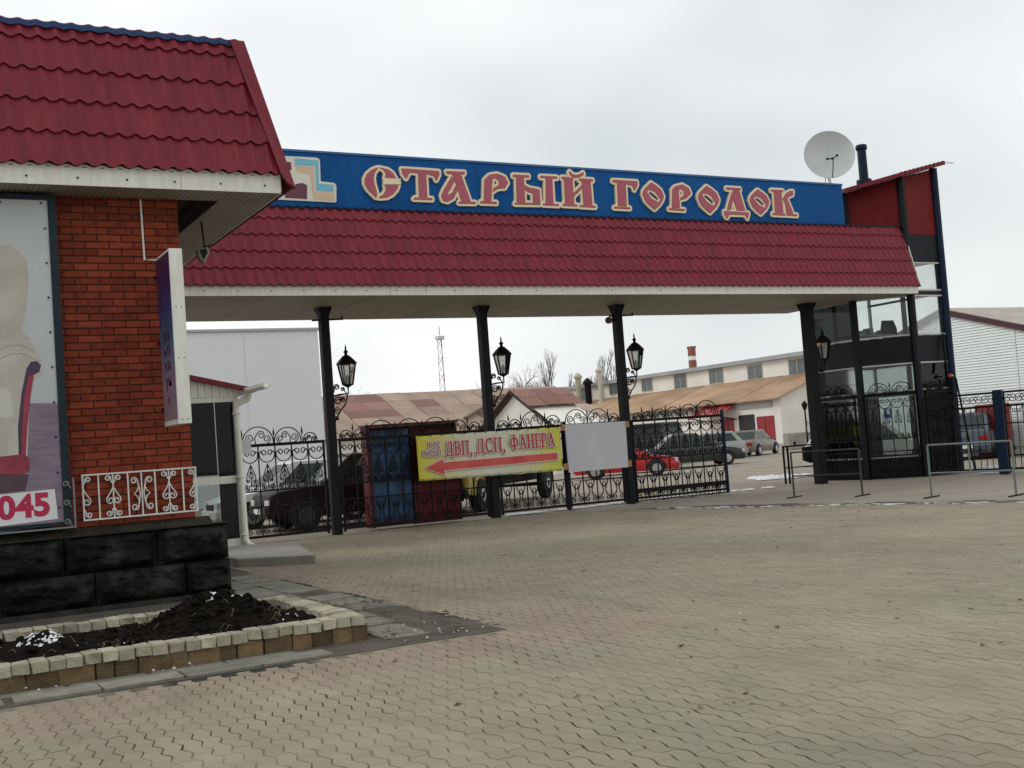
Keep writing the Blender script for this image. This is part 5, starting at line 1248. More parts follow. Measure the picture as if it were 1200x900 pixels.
# ---- crowd barriers
m_bar1 = mat('barrier_dark', (.02, .02, .02), .5, (.05, .045, .04), 12); m_bar2 = mat('barrier_grey', (.16, .18, .17), .5, (.08, .16, .16), 4)
def barrier(p, q, label, m, h=.97, mid=True):
    d = (q - p); l = d.length; rz = math.atan2(d.y, d.x); t = thing('crowd_barrier', label, 'barrier', p, rz)
    for u in (0, l): b = MB(); b.tube([(u, 0, .02), (u, 0, h)], .02, 8); b.build('post', m, t)
    for u in (0, l): b = MB(); b.bar((u, -.3, .012), (u, .3, .012), .035, .02); b.build('foot', m_black, t)
    b = MB(); b.tube([(0, 0, h), (l, 0, h)], .018, 8); b.build('top_rail', m, t)
    b = MB(); b.tube([(0, 0, .45), (l, 0, .45)], .016, 8); b.build('lower_rail', m, t)
    if mid: b = MB(); b.tube([(l * .5, 0, .45), (l * .5, 0, h)], .014, 8); b.build('brace', m, t)
    return t
barrier(Pz(931, 583, -.025), Pz(1011, 581, -.025), 'dark low pipe barrier before the tower column', m_bar1, h=.95, mid=False)
barrier(Pz(1092, 583, -.025), Pz(1191, 581, -.025), 'grey green pipe barrier before the fence right of the tower', m_bar2)
P1 = Pz(1205, 580, -.025); barrier(P1 + Vector((.05, -.2, 0)), P1 + Vector((.5, -1.7, 0)), 'grey green pipe barrier beyond the first one', m_bar2)
# short dark posts and a bag inside the gate
p = Pz(921, 566); t = thing('bollard_frame', 'short dark tube frame with a black bag inside the gateway', 'frame', (p.x, p.y, -.03))
for u in (0, .12, 1.25): b = MB(); b.tube([(u, -u * .25, 0), (u, -u * .25, 1.0)], .03, 8); b.build('post', m_iron, t)
b = MB(); b.bar((0, 0, .42), (1.25, -.31, .42), .03); b.bar((0, 0, .98), (1.25, -.31, .98), .04); b.build('rail', m_iron, t)
b = MB(); b.prism([(.55, -.2, .93), (.92, -.27, .95), (.95, -.28, .6), (.75, -.24, .5), (.55, -.2, .58)], (0, .1, 0)); b.build('bag', m_black, t)

# ---- white clad shed right of the tower
XS = 33.0
sh_ = thing('clad_shed', 'white clapboard shed with dark red verge and pale roof right of the tower', 'shed')
v0, v1 = Px(1113, 366, XS), Px(1200, 383, XS); sl = (v0.z - v1.z) / (v0.y - v1.y)
ridge_y = v0.y + .3; zr = v0.z + sl * .3; yn, yf = 17.0, ridge_y + 4.2
vz = lambda y: zr - sl * abs(y - ridge_y)
b = MB(); b.prism([(XS + .03, yn, -.02), (XS + .03, yn, vz(yn) - .05), (XS + .03, ridge_y, zr - .05), (XS + .03, yf, vz(yf) - .05), (XS + .03, yf, -.02)], (12, 0, 0)); b.build('wall', m_white, sh_)
m_clad = mat('cladding', (.72, .77, .76), .5, (.78, .82, .81), 1.5)
b = MB(); z = .3; pit = .094
while z < zr - .1:
    y0 = yn if z < vz(yn) - .1 else ridge_y - (zr - .06 - z) / sl; y1 = yf if z < vz(yf) - .1 else ridge_y + (zr - .06 - z) / sl
    b.add([(XS - .012, y0, z), (XS - .012, y1, z), (XS + .022, y1, z), (XS + .022, y0, z), (XS + .018, y0, z + pit * .96), (XS + .018, y1, z + pit * .96)], [(0, 1, 5, 4), (0, 3, 2, 1)]); z += pit
tag(b.build('clapboard', m_clad, sh_), kind='stuff')
b = MB(); yj = Px(1191, 420, XS).y; b.box(XS - .02, XS - .011, yj - .03, yj + .03, .3, vz(yj) - .1); b.build('joint_strip', m_clad, sh_)
b = MB(); b.prism([(XS - .12, yn - .2, vz(yn - .2) - .12), (XS - .12, ridge_y, zr - .12), (XS - .12, ridge_y, zr + .06), (XS - .12, yn - .2, vz(yn - .2) + .06)], (.10, 0, 0)); b.prism([(XS - .12, yf, vz(yf) - .12), (XS - .12, ridge_y + .002, zr - .12), (XS - .12, ridge_y + .002, zr + .06), (XS - .12, yf, vz(yf) + .06)], (.10, 0, 0)); b.build('verge', mat('verge_plum', (.06, .012, .022), .5), sh_)
b = MB(); b.prism([(XS - .1, yn - .3, vz(yn - .3) + .07), (XS - .1, ridge_y, zr + .07), (XS - .1, ridge_y, zr + .1), (XS - .1, yn - .3, vz(yn - .3) + .1)], (13, 0, 0)); b.prism([(XS - .1, yf, vz(yf) + .07), (XS - .1, ridge_y + .002, zr + .07), (XS - .1, ridge_y + .002, zr + .1), (XS - .1, yf, vz(yf) + .1)], (13, 0, 0)); b.build('roof', mat('roof_beige', (.34, .31, .27), .8, (.44, .40, .35), 2), sh_)
# red cabinet before the shed
pc = Pz(1158, 545) ; cpos = Px(1157, 500, 31.8); t = thing('red_cabinet', 'tall red metal cabinet before the white clad shed', 'cabinet', (31.8, cpos.y, -.03))
m_cab = mat('cabinet_red', (.20, .012, .012), .5, (.26, .02, .02), 3)
b = MB(); b.box(0, .6, -.45, .45, 0, 1.75); b.build('body', m_cab, t, bevel=.02)
b = MB(); b.box(-.012, -.001, -.40, .40, .08, 1.68); b.build('door', m_cab, t)
b = MB(); b.box(-.04, -.012, .28, .32, .85, 1.0); b.build('handle', m_chrome, t)
# ================================================================== BACKGROUND BUILDINGS
m_wwall = mat('white_wall', (.74, .72, .66), .8, (.82, .80, .74), .6, .1, 10)
m_rust = mat('rust_roof', (.29, .205, .155), .85, (.40, .30, .235), .7, .25, 4, detail=6, vary=.16)
m_rust2 = mat('rust_roof_dark', (.20, .10, .078), .8, (.27, .145, .115), .5, .2, 4, detail=6, vary=.2)
m_pale = mat('pale_sheet', (.70, .73, .745), .5, (.75, .775, .79), .15)
# pale grey hall behind the kiosk
hb = thing('pale_hall', 'big plain pale grey windowless hall behind the kiosk', 'building')
tl, tr = Py(160, 390, 45), Py(372, 385.5, 45)
b = MB(); b.box(2, tr.x, 45, 70, -.05, tr.z - .05); b.build('wall', m_pale, hb)
b = MB(); b.box(1.9, tr.x + .06, 44.9, 70.1, tr.z - .048, tr.z + .05); b.build('roof_edge', mat('edge_grey', (.40, .42, .43), .6), hb)
for k in range(1, 5): b = MB(); x = tr.x - k * 3.0; b.box(x - .03, x + .03, 44.985, 44.999, 0, tr.z - .06); b.build('wall_joint', mat('joint_pale', (.66, .69, .705), .5), hb)
# long barn with sheet roof
ba = thing('sheet_roof_barn', 'long low barn with patchy rusty sheet roof behind the blue booth', 'barn')
BX0, BX1, BY0, BY1 = 17.0, 38.0, 58.0, 64.0; ZE, ZR = 2.45, 4.97
b = MB(); b.box(BX0 + .2, BX1 - .2, BY0 + .3, BY1 + 5.5, -.05, ZE + .02); b.build('wall', m_wwall, ba)
b = MB(); b.prism([(BX0, BY0, ZE - .05), (BX0, BY1, ZR - .05), (BX0, BY1 + 6, ZE - .05)], (BX1 - BX0, 0, 0)); b.build('roof_core', m_rust, ba)
r_ = random.Random(4); rows = 5; cols = 14
for j in range(rows):
    for i in range(cols):
        x0 = BX0 + (BX1 - BX0) * (i + .0) / cols; x1 = BX0 + (BX1 - BX0) * (i + 1) / cols - .03; t0, t1 = j / rows, (j + 1.04) / rows
        lift = .02 + .03 * r_.random(); dark = (3 <= i <= 5 and j >= 2 and i + (4 - j) * .4 > 3.8) or r_.random() < .12
        b = MB(); s = lambda t: (BY0 + (BY1 - BY0) * t, ZE + (ZR - ZE) * t + lift)
        b.prism([(x0, *s(t0)), (x1, *s(t0)), (x1, *s(t1)), (x0, *s(t1))], (0, 0, .03)); b.build('roof_sheet', m_rust2 if dark else m_rust, ba)
b = MB(); p0, p1 = Vector((29.2, 59.2, ZE + .75)), Vector((33.4, 62.4, ZE + 2.1)); b.bar(p0, p1, .22, .12); b.build('loose_beam', mat('old_wood', (.12, .08, .055), .9, (.2, .14, .1), 3), ba)
b = MB(); b.bar(p0 + Vector((.8, -.4, -.2)), p1 + Vector((.9, -.3, -.1)), .16, .08); b.build('loose_beam', m_rust, ba)
# gabled white house
XG = 28.8; ax = Px(603, 460, XG); ny_, nz_ = Px(652, 498, XG).y, 2.25
gh = thing('gabled_house', 'small white gabled outbuilding with rusty red roof behind the banner', 'house')
slp = (ax.z - nz_) / (ax.y - ny_); fy = ax.y + (ax.y - ny_)
b = MB(); b.prism([(XG, ny_ + .3, -.05), (XG, ny_ + .3, nz_ + slp * .3 - .06), (XG, ax.y, ax.z - .1), (XG, fy - .3, nz_ + slp * .3 - .06), (XG, fy - .3, -.05)], (2.6, 0, 0)); b.build('wall', m_wwall, gh)
for s_, yy in ((-1, ny_), (1, fy)):
    b = MB(); b.prism([(XG - .35, yy, nz_), (XG - .35, ax.y + .001 * s_, ax.z), (XG - .35, ax.y + .001 * s_, ax.z + .10), (XG - .35, yy, nz_ + .10)], (.2, 0, 0)); b.build('bargeboard', mat('dark_wood', (.035, .018, .014), .8), gh)
for i in range(3):
    for j in range(2):
        x0 = XG - .3 + i * 1.1; y0 = ny_ + (ax.y - ny_) * j * .5; y1 = ny_ + (ax.y - ny_) * (j + 1) * .5
        z = lambda y: nz_ + slp * (y - ny_) + .11 + .02 * ((i + j) % 2); y0, y1 = (50.7, 51.64) if j == 0 else (51.64, ax.y); b = MB(); b.prism([(x0, y0, z(y0)), (x0 + 1.08, y0, z(y0)), (x0 + 1.08, y1, z(y1)), (x0, y1, z(y1))], (0, 0, .03)); b.build('roof_sheet', m_rust2, gh)
        b = MB(); z2 = lambda y: nz_ + slp * (fy - y) + .11 + .02 * ((i + j) % 2); ya, yb = fy - (ax.y - ny_) * j * .5, fy - (ax.y - ny_) * (j + 1) * .5; b.prism([(x0, ya, z2(ya)), (x0 + 1.08, ya, z2(ya)), (x0 + 1.08, yb, z2(yb)), (x0, yb, z2(yb))], (0, 0, .03)); b.build('roof_sheet', m_rust, gh)
# low pale-roofed lean-to next to it
b = MB(); zz = lambda y: 1.2 + .0 * y
ln2 = thing('pale_outhouse', 'low outhouse with pale sheet roof right of the gabled house', 'outhouse')
b.box(32.2, 36.2, 54, 60, -.05, 2.4); b.build('wall', m_wwall, ln2)
for i in range(4): b = MB(); b.prism([(31.9 + i * 1.15, 53.6, 2.35 + .04 * (i % 2)), (33.02 + i * 1.15, 53.6, 2.35 + .04 * (i % 2)), (33.02 + i * 1.15, 60.2, 4.1 + .04 * (i % 2)), (31.9 + i * 1.15, 60.2, 4.1 + .04 * (i % 2))], (0, 0, .05)); b.build('roof_sheet', mat('pale_tin', (.46, .42, .36), .7, (.56, .52, .46), .8, vary=.1) if i != 3 else m_rust, ln2)

# long white two-storey workshop with lean-to
c0 = Pz(918, 519); XL = c0.x; YL = c0.y
XMn = None
lo_, hi_ = XL, XL + 12
for _ in range(40):
    mid = (lo_ + hi_) / 2; v = Vector((mid, YL, 4)) - ORG; px = 600 + FPX * v.dot(_r) / v.dot(_f)
    if px < 948: lo_ = mid
    else: hi_ = mid
XM = lo_ + 2.0
ZEV = Px(918, 464, XL).z
wk = thing('workshop', 'long white two storey workshop with square windows and a sheet roofed lean-to', 'building')
zt_ = Px(940, 412.5, XM).z; zlt = Px(946, 441, XM - 2.0).z + .35
y_end = 330
b = MB(); b.box(XM, XM + 16, YL - 4, y_end, -.05, zt_ - .35); b.build('upper_wall', m_wwall, wk)
b = MB(); b.box(XM - .5, XM + 17, YL - 5, y_end, zt_ - .34, zt_ + .05); b.build('roof', mat('roof_slate', (.30, .33, .34), .7, (.38, .41, .42), .4), wk)
b = MB(); b.prism([(XL, YL, -.05), (XL, YL, ZEV - .05), (XM - .01, YL, zlt - .05), (XM - .01, YL, -.05)], (0, y_end - YL, 0)); b.build('lean_to_wall', m_wwall, wk)
m_lean = mat('lean_roof', (.30, .175, .095), .85, (.44, .30, .20), .45, .3, 3, detail=7, streak=(1, .5, 1), vary=.14)
n_ = 26; yy = YL - .6
for k in range(n_):
    w = 6.0
    b = MB(); l = .03 * (k % 2); b.prism([(XL - .7, yy, ZEV - .22 + l), (XM - .012, yy, zlt + l), (XM - .012, yy + w - .05, zlt + l), (XL - .7, yy + w - .05, ZEV - .22 + l)], (0, 0, .10)); b.build('roof_sheet', m_lean, wk); yy += w
b = MB(); b.prism([(XL - .02, YL + 1, ZEV - .8), (XL - .02, y_end, ZEV - .8), (XL - .02, y_end, ZEV - .35), (XL - .02, YL + 1, ZEV - .35)], (-.15, 0, 0)); b.build('eave_beam', mat('beam_grey', (.40, .38, .34), .8), wk)
m_wpane = mat('far_pane', (.09, .11, .12), .25, (.16, .19, .20), .35)
for x0, x1, y0, y1 in ((790, 805, 438, 456), (831, 848, 432, 450), (876, 894, 427, 445), (924, 945, 419.5, 439.5), (752, 765, 443.5, 459), (714, 725, 448, 463), (682, 692, 455, 470), (640, 647, 461, 472)):
    a, c = Px(x0, (y0 + y1) / 2, XM), Px(x1, (y0 + y1) / 2, XM); zt2, zb2 = Px((x0 + x1) / 2, y0, XM).z, Px((x0 + x1) / 2, y1, XM).z
    b = MB(); b.box(XM - .05, XM - .004, min(a.y, c.y), max(a.y, c.y), zb2, zt2); w_ = b.build('window', mat('far_frame', (.45, .42, .36), .8), wk)
    hy = (a.y + c.y) / 2; fr = abs(a.y - c.y) * .05
    for s0, s1 in ((min(a.y, c.y) + fr, hy - fr * .5), (hy + fr * .5, max(a.y, c.y) - fr)): b = MB(); b.box(XM - .07, XM - .051, s0, s1, zb2 + .12, zt2 - .12); b.build('pane', m_wpane, w_)
# doors on the lean-to front
m_dred = mat('door_red', (.26, .012, .018), .5, (.32, .02, .025), .8); m_dblk = mat('door_dark', (.012, .016, .022), .5)
for x0, x1, yt, yb, m in ((848, 861, 490, 519, m_dred), (867.5, 885.5, 486, 520, m_dblk), (888.5, 908.5, 487.5, 520, m_dred)):
    a, c = Px(x0, 505, XL), Px(x1, 505, XL); zt2 = Px((x0 + x1) / 2, yt, XL).z
    b = MB(); b.box(XL - .08, XL - .006, min(a.y, c.y), max(a.y, c.y), 0, zt2); d_ = b.build('door', m, wk)
    hy = (a.y + c.y) / 2; b = MB(); b.box(XL - .10, XL - .081, hy - .03, hy + .03, .1, zt2 - .1); b.build('door_seam', m_dblk if m is m_dred else m_dred, d_)
a, c = Px(826, 480, XL), Px(864, 478, XL); zc_ = Px(845, 482, XL).z
cn = thing('door_canopy', 'small red sheet canopy over the workshop doorway', 'canopy', (0, 0, 0))
y0, y1 = min(a.y, c.y), max(a.y, c.y)
for k in range(6): b = MB(); ya = y0 + (y1 - y0) * k / 6; yb = y0 + (y1 - y0) * (k + 1) / 6 - .06; b.prism([(XL - 2.3, ya, zc_ - .5), (XL - .2, ya, zc_ + .5), (XL - .2, yb, zc_ + .5), (XL - 2.3, yb, zc_ - .5)], (0, 0, .06 + .04 * (k % 2))); b.build('roof_sheet', m_dred, cn)
for yy in (y0 + .2, y1 - .2): b = MB(); b.bar((XL - 2.1, yy, zc_ - .45), (XL - .05, yy, zc_ - .9), .1); b.build('strut', m_dblk, cn)
# vent pipes and a flue on the workshop
def px_pole(name, label, cat, px, y0, y1, x, r, m, cap=True):
    p, q = Px(px, y1, x), Px(px - .04 * (y1 - y0) * 0, y0, x); t = thing(name, label, cat, (x, p.y, p.z))
    h = q.z - p.z; b = MB(); b.lathe([(r, 0), (r, h)], 10); b.build('pipe', m, t, smooth=50)
    if cap: b = MB(); b.lathe([(r * 1.5, h), (r * 1.5, h + r * .6), (r * .4, h + r * 1.8)], 10); b.build('cap', m, t)
    b = MB(); b.lathe([(r * 1.5, -.6), (r * 1.5, 0)], 10); b.build('foot', m, t)
    return t
px_pole('vent_pipe', 'tall pale vent pipe on the workshop roof beside a dark one', 'pipe', 680, 443, 478, XM - 1.2, .35, mat('pipe_beige', (.42, .38, .28), .8))
px_pole('vent_pipe', 'dark metal vent pipe before the workshop wall', 'pipe', 690.5, 450, 475, XM - 1.4, .4, m_iron)
px_pole('vent_pipe', 'slim pale vent pipe standing above the workshop roof edge', 'pipe', 705, 435, 470, XM - 1.2, .3, mat('pipe_grey', (.50, .47, .40), .8))
# brick chimney
p = Px(811.5, 424, XM + 9); q = Px(810, 406, XM + 9); t = thing('brick_chimney', 'red brick chimney with pale band above the workshop roof', 'chimney', (p.x, p.y, zt_ - .2))
hh = q.z - zt_ + .2; m_chb = mat('chimney_brick', (.22, .07, .05), .9, (.30, .12, .09), 1.5)
b = MB(); b.box(-.33, .33, -.33, .33, 0, hh * .55); b.build('lower_shaft', m_chb, t); b = MB(); b.box(-.325, .325, -.325, .325, hh * .55, hh * .68); b.build('pale_band', m_wwall, t); b = MB(); b.box(-.33, .33, -.33, .33, hh * .68, hh * .94); b.build('upper_shaft', m_chb, t); b = MB(); b.box(-.39, .39, -.39, .39, hh * .94, hh); b.build('cap', m_chb, t)
# concrete block pile and little lamp post by the workshop gable
pp = Pz(925, 527); t = thing('concrete_block', 'long grey concrete block before the workshop gable end', 'block', (pp.x, pp.y, -.03), rad(-20))
b = MB(); b.box(0, 4.5, 0, .9, 0, 1.05); b.build('body', m_conc, t, bevel=.04); b = MB(); b.box(.3, .45, -.02, .0, .3, .5); b.box(4.0, 4.15, -.02, 0, .3, .5); b.build('lifting_eye', m_iron, t)
pp = Pz(943, 528); t = thing('garden_lamp_post', 'thin dark lamp post before the white workshop gable', 'lamp post', (pp.x, pp.y - .3, -.03))
hp_ = 2.35; b = MB(); b.tube([(0, 0, 0), (0, 0, hp_)], .05, 8); b.build('pole', m_iron, t); b = MB(); b.lathe([(.08, hp_), (.18, hp_ + .3), (.05, hp_ + .5)], 8); b.build('lamp_head', m_iron, t)
for k in range(3): b = MB(); b.tube([(.0, 0, .2 + k * .6), (.18, 0, .35 + k * .6), (0, 0, .55 + k * .6)], .02, 5); b.build('ornament', m_iron, t)

# ---- radio mast
pm = Pz(521, 532.5); YM = 210.0; pbm, ptm = Py(520.5, 470, YM), Py(515, 398, YM)
t = thing('radio_mast', 'thin red and white lattice radio mast far behind the barns', 'mast', (pbm.x, YM, -.03))
m_mr, m_mw = mat('mast_red', (.35, .06, .05), .6), mat('mast_white', (.6, .6, .58), .6); H_ = ptm.z; seg = 14
for k in range(seg):
    b = MB(); z0, z1 = H_ * k / seg, H_ * (k + 1) / seg; w0, w1 = .85 - .35 * k / seg, .85 - .35 * (k + 1) / seg
    cr_ = [(cos(a), sin(a)) for a in (0.5, 2.6, 4.7)]
    for i in range(3):
        a_, c_ = cr_[i], cr_[(i + 1) % 3]; b.bar((a_[0] * w0, a_[1] * w0, z0), (a_[0] * w1, a_[1] * w1, z1), .08); b.bar((a_[0] * w0, a_[1] * w0, z0), (c_[0] * w1, c_[1] * w1, z1), .05)
    b.build('lattice_bay', m_mr if k % 2 else m_mw, t)
b = MB(); b.box(-.7, .7, -.7, .7, H_, H_ + .7); b.build('antenna_box', m_mw, t); b = MB(); b.bar((0, 0, H_ + .9), (0, 0, H_ + 2.6), .1); b.build('antenna_rod', m_mr, t)

# ================================================================== BARE TREES
m_bark = mat('bark', (.11, .085, .075), .9, (.17, .135, .12), 2)
def bare_tree(px, py_base, Y, H_, label, seed, spread=.55, depth=6, poplar=False, wid=1.0):
    base = Py(px, py_base, Y); r = random.Random(seed); t = thing('bare_tree', label, 'tree', (base.x, Y, -.03), group='bare trees on the skyline')
    tr, cr_ = MB(), MB()
    def grow(p, d, l, rad_, lv):
        mb = tr if lv < 1 else cr_
        q = p + d * l; mid = p + d * l * .5 + Vector((r.uniform(-1, 1), r.uniform(-1, 1), 0)) * l * .05
        mb.tube([p, mid, q], [rad_, rad_ * .85, rad_ * .65], 5 if lv < 2 else 3, caps=False)
        if lv >= depth: return
        nb = r.choice((2, 3, 3)) if lv else 4
        for k in range(nb):
            s = spread * (.35 if poplar else 1) * r.uniform(.6, 1.3); a = r.uniform(0, 2 * pi); x, y = frame_of(d)
            nd = (d + (x * cos(a) + y * sin(a)) * s + Vector((0, 0, .12))).normalized(); f = r.uniform(.4, 1) if lv < 2 else r.uniform(.6, 1)
            grow(p + d * l * f, nd, l * r.uniform(.62, .82), rad_ * .6, lv + 1)
    grow(Vector((0, 0, 0)), Vector((r.uniform(-.05, .05), 0, 1)).normalized(), H_ * (.34 if not poplar else .4), H_ * .018 * wid, 0)
    tr.build('trunk', m_bark, t); cr_.build('crown', m_bark, t); return t
def tree_h(px, py_top, Y): return Py(px, py_top, Y).z
for px, ytop, Y, lab, sd_, pop in ((612, 420, 120, 'bare spreading tree behind the gabled house roof', 3, False), (622, 432, 124, 'bare tree with leaning limbs beside the gabled house ridge', 8, False), (596, 440, 130, 'small bare tree just behind the column lantern', 5, False), (560, 445, 115, 'thin bare tree between the column and the radio mast', 12, False),
        (444, 447, 95, 'bare sapling with thick buds behind the barn roof', 15, False), (425, 452, 92, 'low bare shrub tree over the barn roof near the first lantern', 17, False), (648, 428, 260, 'bare poplar rising over the red roofed end of the workshop', 21, True), (705, 420, 270, 'tall bare poplar beside the slim vent pipe', 22, True), (712, 430, 280, 'shorter bare poplar beside the third column', 23, True), (690, 436, 275, 'small bare poplar over the middle of the workshop roof', 24, True), (675, 440, 285, 'faint bare poplar above the pale vent pipe', 25, True)):
    bare_tree(px, 480, Y, tree_h(px, ytop, Y), lab, sd_, depth=5 if pop else 6, poplar=pop)

# ================================================================== VEHICLES
def loft(b, secs):
    n = len(secs[0]); k = len(b.v)
    fs = []
    for i in range(len(secs) - 1):
        for j in range(n): fs.append((i * n + j, (i + 1) * n + j, (i + 1) * n + (j + 1) % n, i * n + (j + 1) % n))
    fs.append(tuple(range(n))); fs.append(tuple(range((len(secs) - 1) * n, len(secs) * n))[::-1])
    b.add([p for s in secs for p in s], fs)
def vehicle(name, label, cat, pos, rz, paint, Lc=4.3, Wc=1.68, Hc=1.42, kind='sedan', wr=.30, rim=None, group=None):
    """local +x is forward; origin at ground centre"""
    t = thing(name, label, cat, pos, rz, group); hw = Wc / 2; zb = .22 if kind not in ('suv', 'truck', 'van') else .32
    belt = Hc * (.62 if kind != 'van' else .56)
    F, R_ = Lc / 2, -Lc / 2
    if kind == 'sedan': pts = [(R_, belt * .86, .86), (R_ + .12, belt * .98, .94), (R_ + .75, belt * 1.02, .985), (-.2, belt, 1), (F - 1.35, belt * .98, 1), (F - .45, belt * .84, .97), (F - .08, belt * .74, .90), (F, belt * .6, .82)]; gh = [(R_ + .62, R_ + 1.25), (F - 2.05, F - 1.2)]
    elif kind == 'hatch': pts = [(R_, belt * .8, .88), (R_ + .1, belt * 1.0, .95), (-.3, belt, 1), (F - 1.2, belt * .97, 1), (F - .4, belt * .84, .97), (F - .06, belt * .74, .9), (F, belt * .6, .82)]; gh = [(R_ + .12, R_ + .62), (F - 1.9, F - 1.05)]
    elif kind == 'suv': pts = [(R_, belt * .8, .92), (R_ + .06, belt, .96), (0, belt, 1), (F - 1.2, belt * .98, 1), (F - .3, belt * .92, .97), (F - .05, belt * .82, .92), (F, belt * .7, .88)]; gh = [(R_ + .1, R_ + .35), (F - 1.95, F - 1.25)]
    else: pts = [(R_, belt * .9, .96), (R_ + .05, belt, .98), (0, belt, 1), (F - .9, belt, 1), (F - .2, belt * .85, .97), (F, belt * .6, .9)]; gh = [(R_ + .05, R_ + .12), (F - 1.5, F - .7)]
    secs = []
    for x, z, w in pts:
        y = hw * w; secs.append([(x, -y * .96, zb), (x, -y, zb + .14), (x, -y * 1.0, z * .72), (x, -y * .95, z * .97), (x, -y * .88, z), (x, y * .88, z), (x, y * .95, z * .97), (x, y, z * .72), (x, y, zb + .14), (x, y * .96, zb)])
    b = MB(); loft(b, secs); b.build('body', paint, t, smooth=40)
    # greenhouse
    (rb, rt), (ft, fb) = gh; wt = hw * .74; wb = hw * .885; zt = Hc
    g = MB(); lo = [(rb, -wb, belt * .985), (fb, -wb, belt * .965), (fb, wb, belt * .965), (rb, wb, belt * .985)]; hi = [(rt, -wt, zt - .03), (ft, -wt, zt - .03), (ft, wt, zt - .03), (rt, wt, zt - .03)]
    rf = [(rt + .06, -wt * .9, zt), (ft - .06, -wt * .9, zt), (ft - .06, wt * .9, zt), (rt + .06, wt * .9, zt)]
    g.add(lo + hi + rf, [(0, 1, 5, 4), (1, 2, 6, 5), (2, 3, 7, 6), (3, 0, 4, 7), (4, 5, 9, 8), (5, 6, 10, 9), (6, 7, 11, 10), (7, 4, 8, 11), (8, 9, 10, 11)]); g.build('cabin', paint, t)
    V = lambda p: Vector(p)
    def pane(nm, A, B, C, D, m=.10, mu=None):
        A, B, C, D = map(V, (A, B, C, D)); n_ = (B - A).cross(D - A).normalized(); c_ = (A + B + C + D) / 4
        if n_.dot(c_ - Vector((0, 0, Hc * .7))) < 0: n_ = -n_
        q = lambda u, v: (A * (1 - u) + B * u) * (1 - v) + (D * (1 - u) + C * u) * v + n_ * .006
        mu = mu or (m * .6, 1 - m * .6); b = MB(); b.prism([q(mu[0], m), q(mu[1], m), q(mu[1], 1 - m), q(mu[0], 1 - m)], n_ * .004); b.build(nm, m_carglass, t)
    pane('windscreen', lo[1], lo[2], hi[2], hi[1], .09); pane('rear_window', lo[3], lo[0], hi[0], hi[3], .12)
    for s, (a, c_, d_, e_) in (((-1), (lo[0], lo[1], hi[1], hi[0])), ((1), (lo[3], lo[2], hi[2], hi[3]))):
        pane('side_window', a, c_, d_, e_, .12, (.10, .47)); pane('side_window', a, c_, d_, e_, .12, (.51, .86))
    # wheels
    wx = (R_ + .78, F - .80)
    for x in wx:
        for s in (-1, 1):
            Mx = Matrix.Translation((x, s * (hw - .09), wr)) @ Matrix.Rotation(pi / 2, 4, 'X')
            b = MB(); b.lathe([(wr * .62, -.105), (wr * .94, -.10), (wr, -.06), (wr, .06), (wr * .94, .10), (wr * .62, .105)], 20, Mx); w_ = b.build('wheel', m_rubber, t, smooth=40)
            b = MB(); b.lathe([(.03, .112 * 1), (wr * .2, .112), (wr * .58, .108), (wr * .60, .09), (wr * .60, -.09), (wr * .58, -.108), (wr * .2, -.112), (.03, -.112)], 12, Mx); b.build('rim', rim or m_chrome, w_)
            b = MB(); c_ = []
            for k in range(13): a = pi * k / 12; c_.append((x + (wr + .07) * cos(a), s * (hw + .002), wr + (wr + .07) * sin(a)))
            b.prism(c_, (0, -s * .25, 0)); b.build('wheel_arch', m_rubber, t)
            # tyre stands 1 cm proud of the arch
            w_.location = (0, s * .035, 0)
    m_hl = mat('headlamp', (.6, .62, .62), .2); m_tl = mat('tail_lamp', (.30, .012, .015), .3)
    for s in (-1, 1):
        b = MB(); b.box(F - .10, F + .005, s * hw * .70 - .16, s * hw * .70 + .16, belt * .56, belt * .72); b.build('headlamp', m_hl, t, bevel=.015)
        b = MB(); b.box(R_ - .008, R_ + .10, s * hw * .72 - .14, s * hw * .72 + .14, belt * .66, belt * .84); b.build('tail_lamp', m_tl, t, bevel=.015)
    for x0, x1, nm in ((F - .12, F + .06, 'front_bumper'), (R_ - .06, R_ + .12, 'rear_bumper')): b = MB(); b.box(x0, x1, -hw * .9, hw * .9, zb + .05, zb + .28); b.build(nm, paint if kind in ('sedan', 'hatch') else m_rubber, t, bevel=.04)
    b = MB(); b.box(R_ - .072, R_ - .061, -.26, .26, zb + .16, zb + .27); b.build('number_plate', m_white, t)
    b = MB(); b.box(F + .061, F + .07, -.26, .26, zb + .1, zb + .21); b.build('number_plate', m_white, t)
    b = MB(); b.box(F - .05, F + .012, -hw * .45, hw * .45, belt * .5, belt * .66); b.build('grille', m_rubber, t)
    for s in (-1, 1): b = MB(); b.box(fb - .25, fb - .12, s * (wb + .02) - .0, s * (wb + .16), belt * .98, belt * 1.1) if s > 0 else b.box(fb - .25, fb - .12, -(wb + .16), -(wb + .02), belt * .98, belt * 1.1); b.build('mirror', paint, t, bevel=.02)
    return t
paint = lambda n, c, c2=None, r=.3: mat(n, c, r, c2 or tuple(v * 1.15 for v in c), 1.5, coat=.4)
# brown saloon in the yard
head = rad(60); fwd = Vector((sin(head), cos(head), 0))
pr = Pz(888, 533.5); side = Vector((fwd.y, -fwd.x, 0))
cen = pr + fwd * (2.15 - .78) - side * .72
vehicle('saloon_car', 'muddy olive brown saloon car parked before the workshop doors', 'car', (cen.x, cen.y, -.03), pi / 2 - head, paint('paint_olive', (.115, .09, .055), (.15, .115, .075), .4), Hc=1.42)
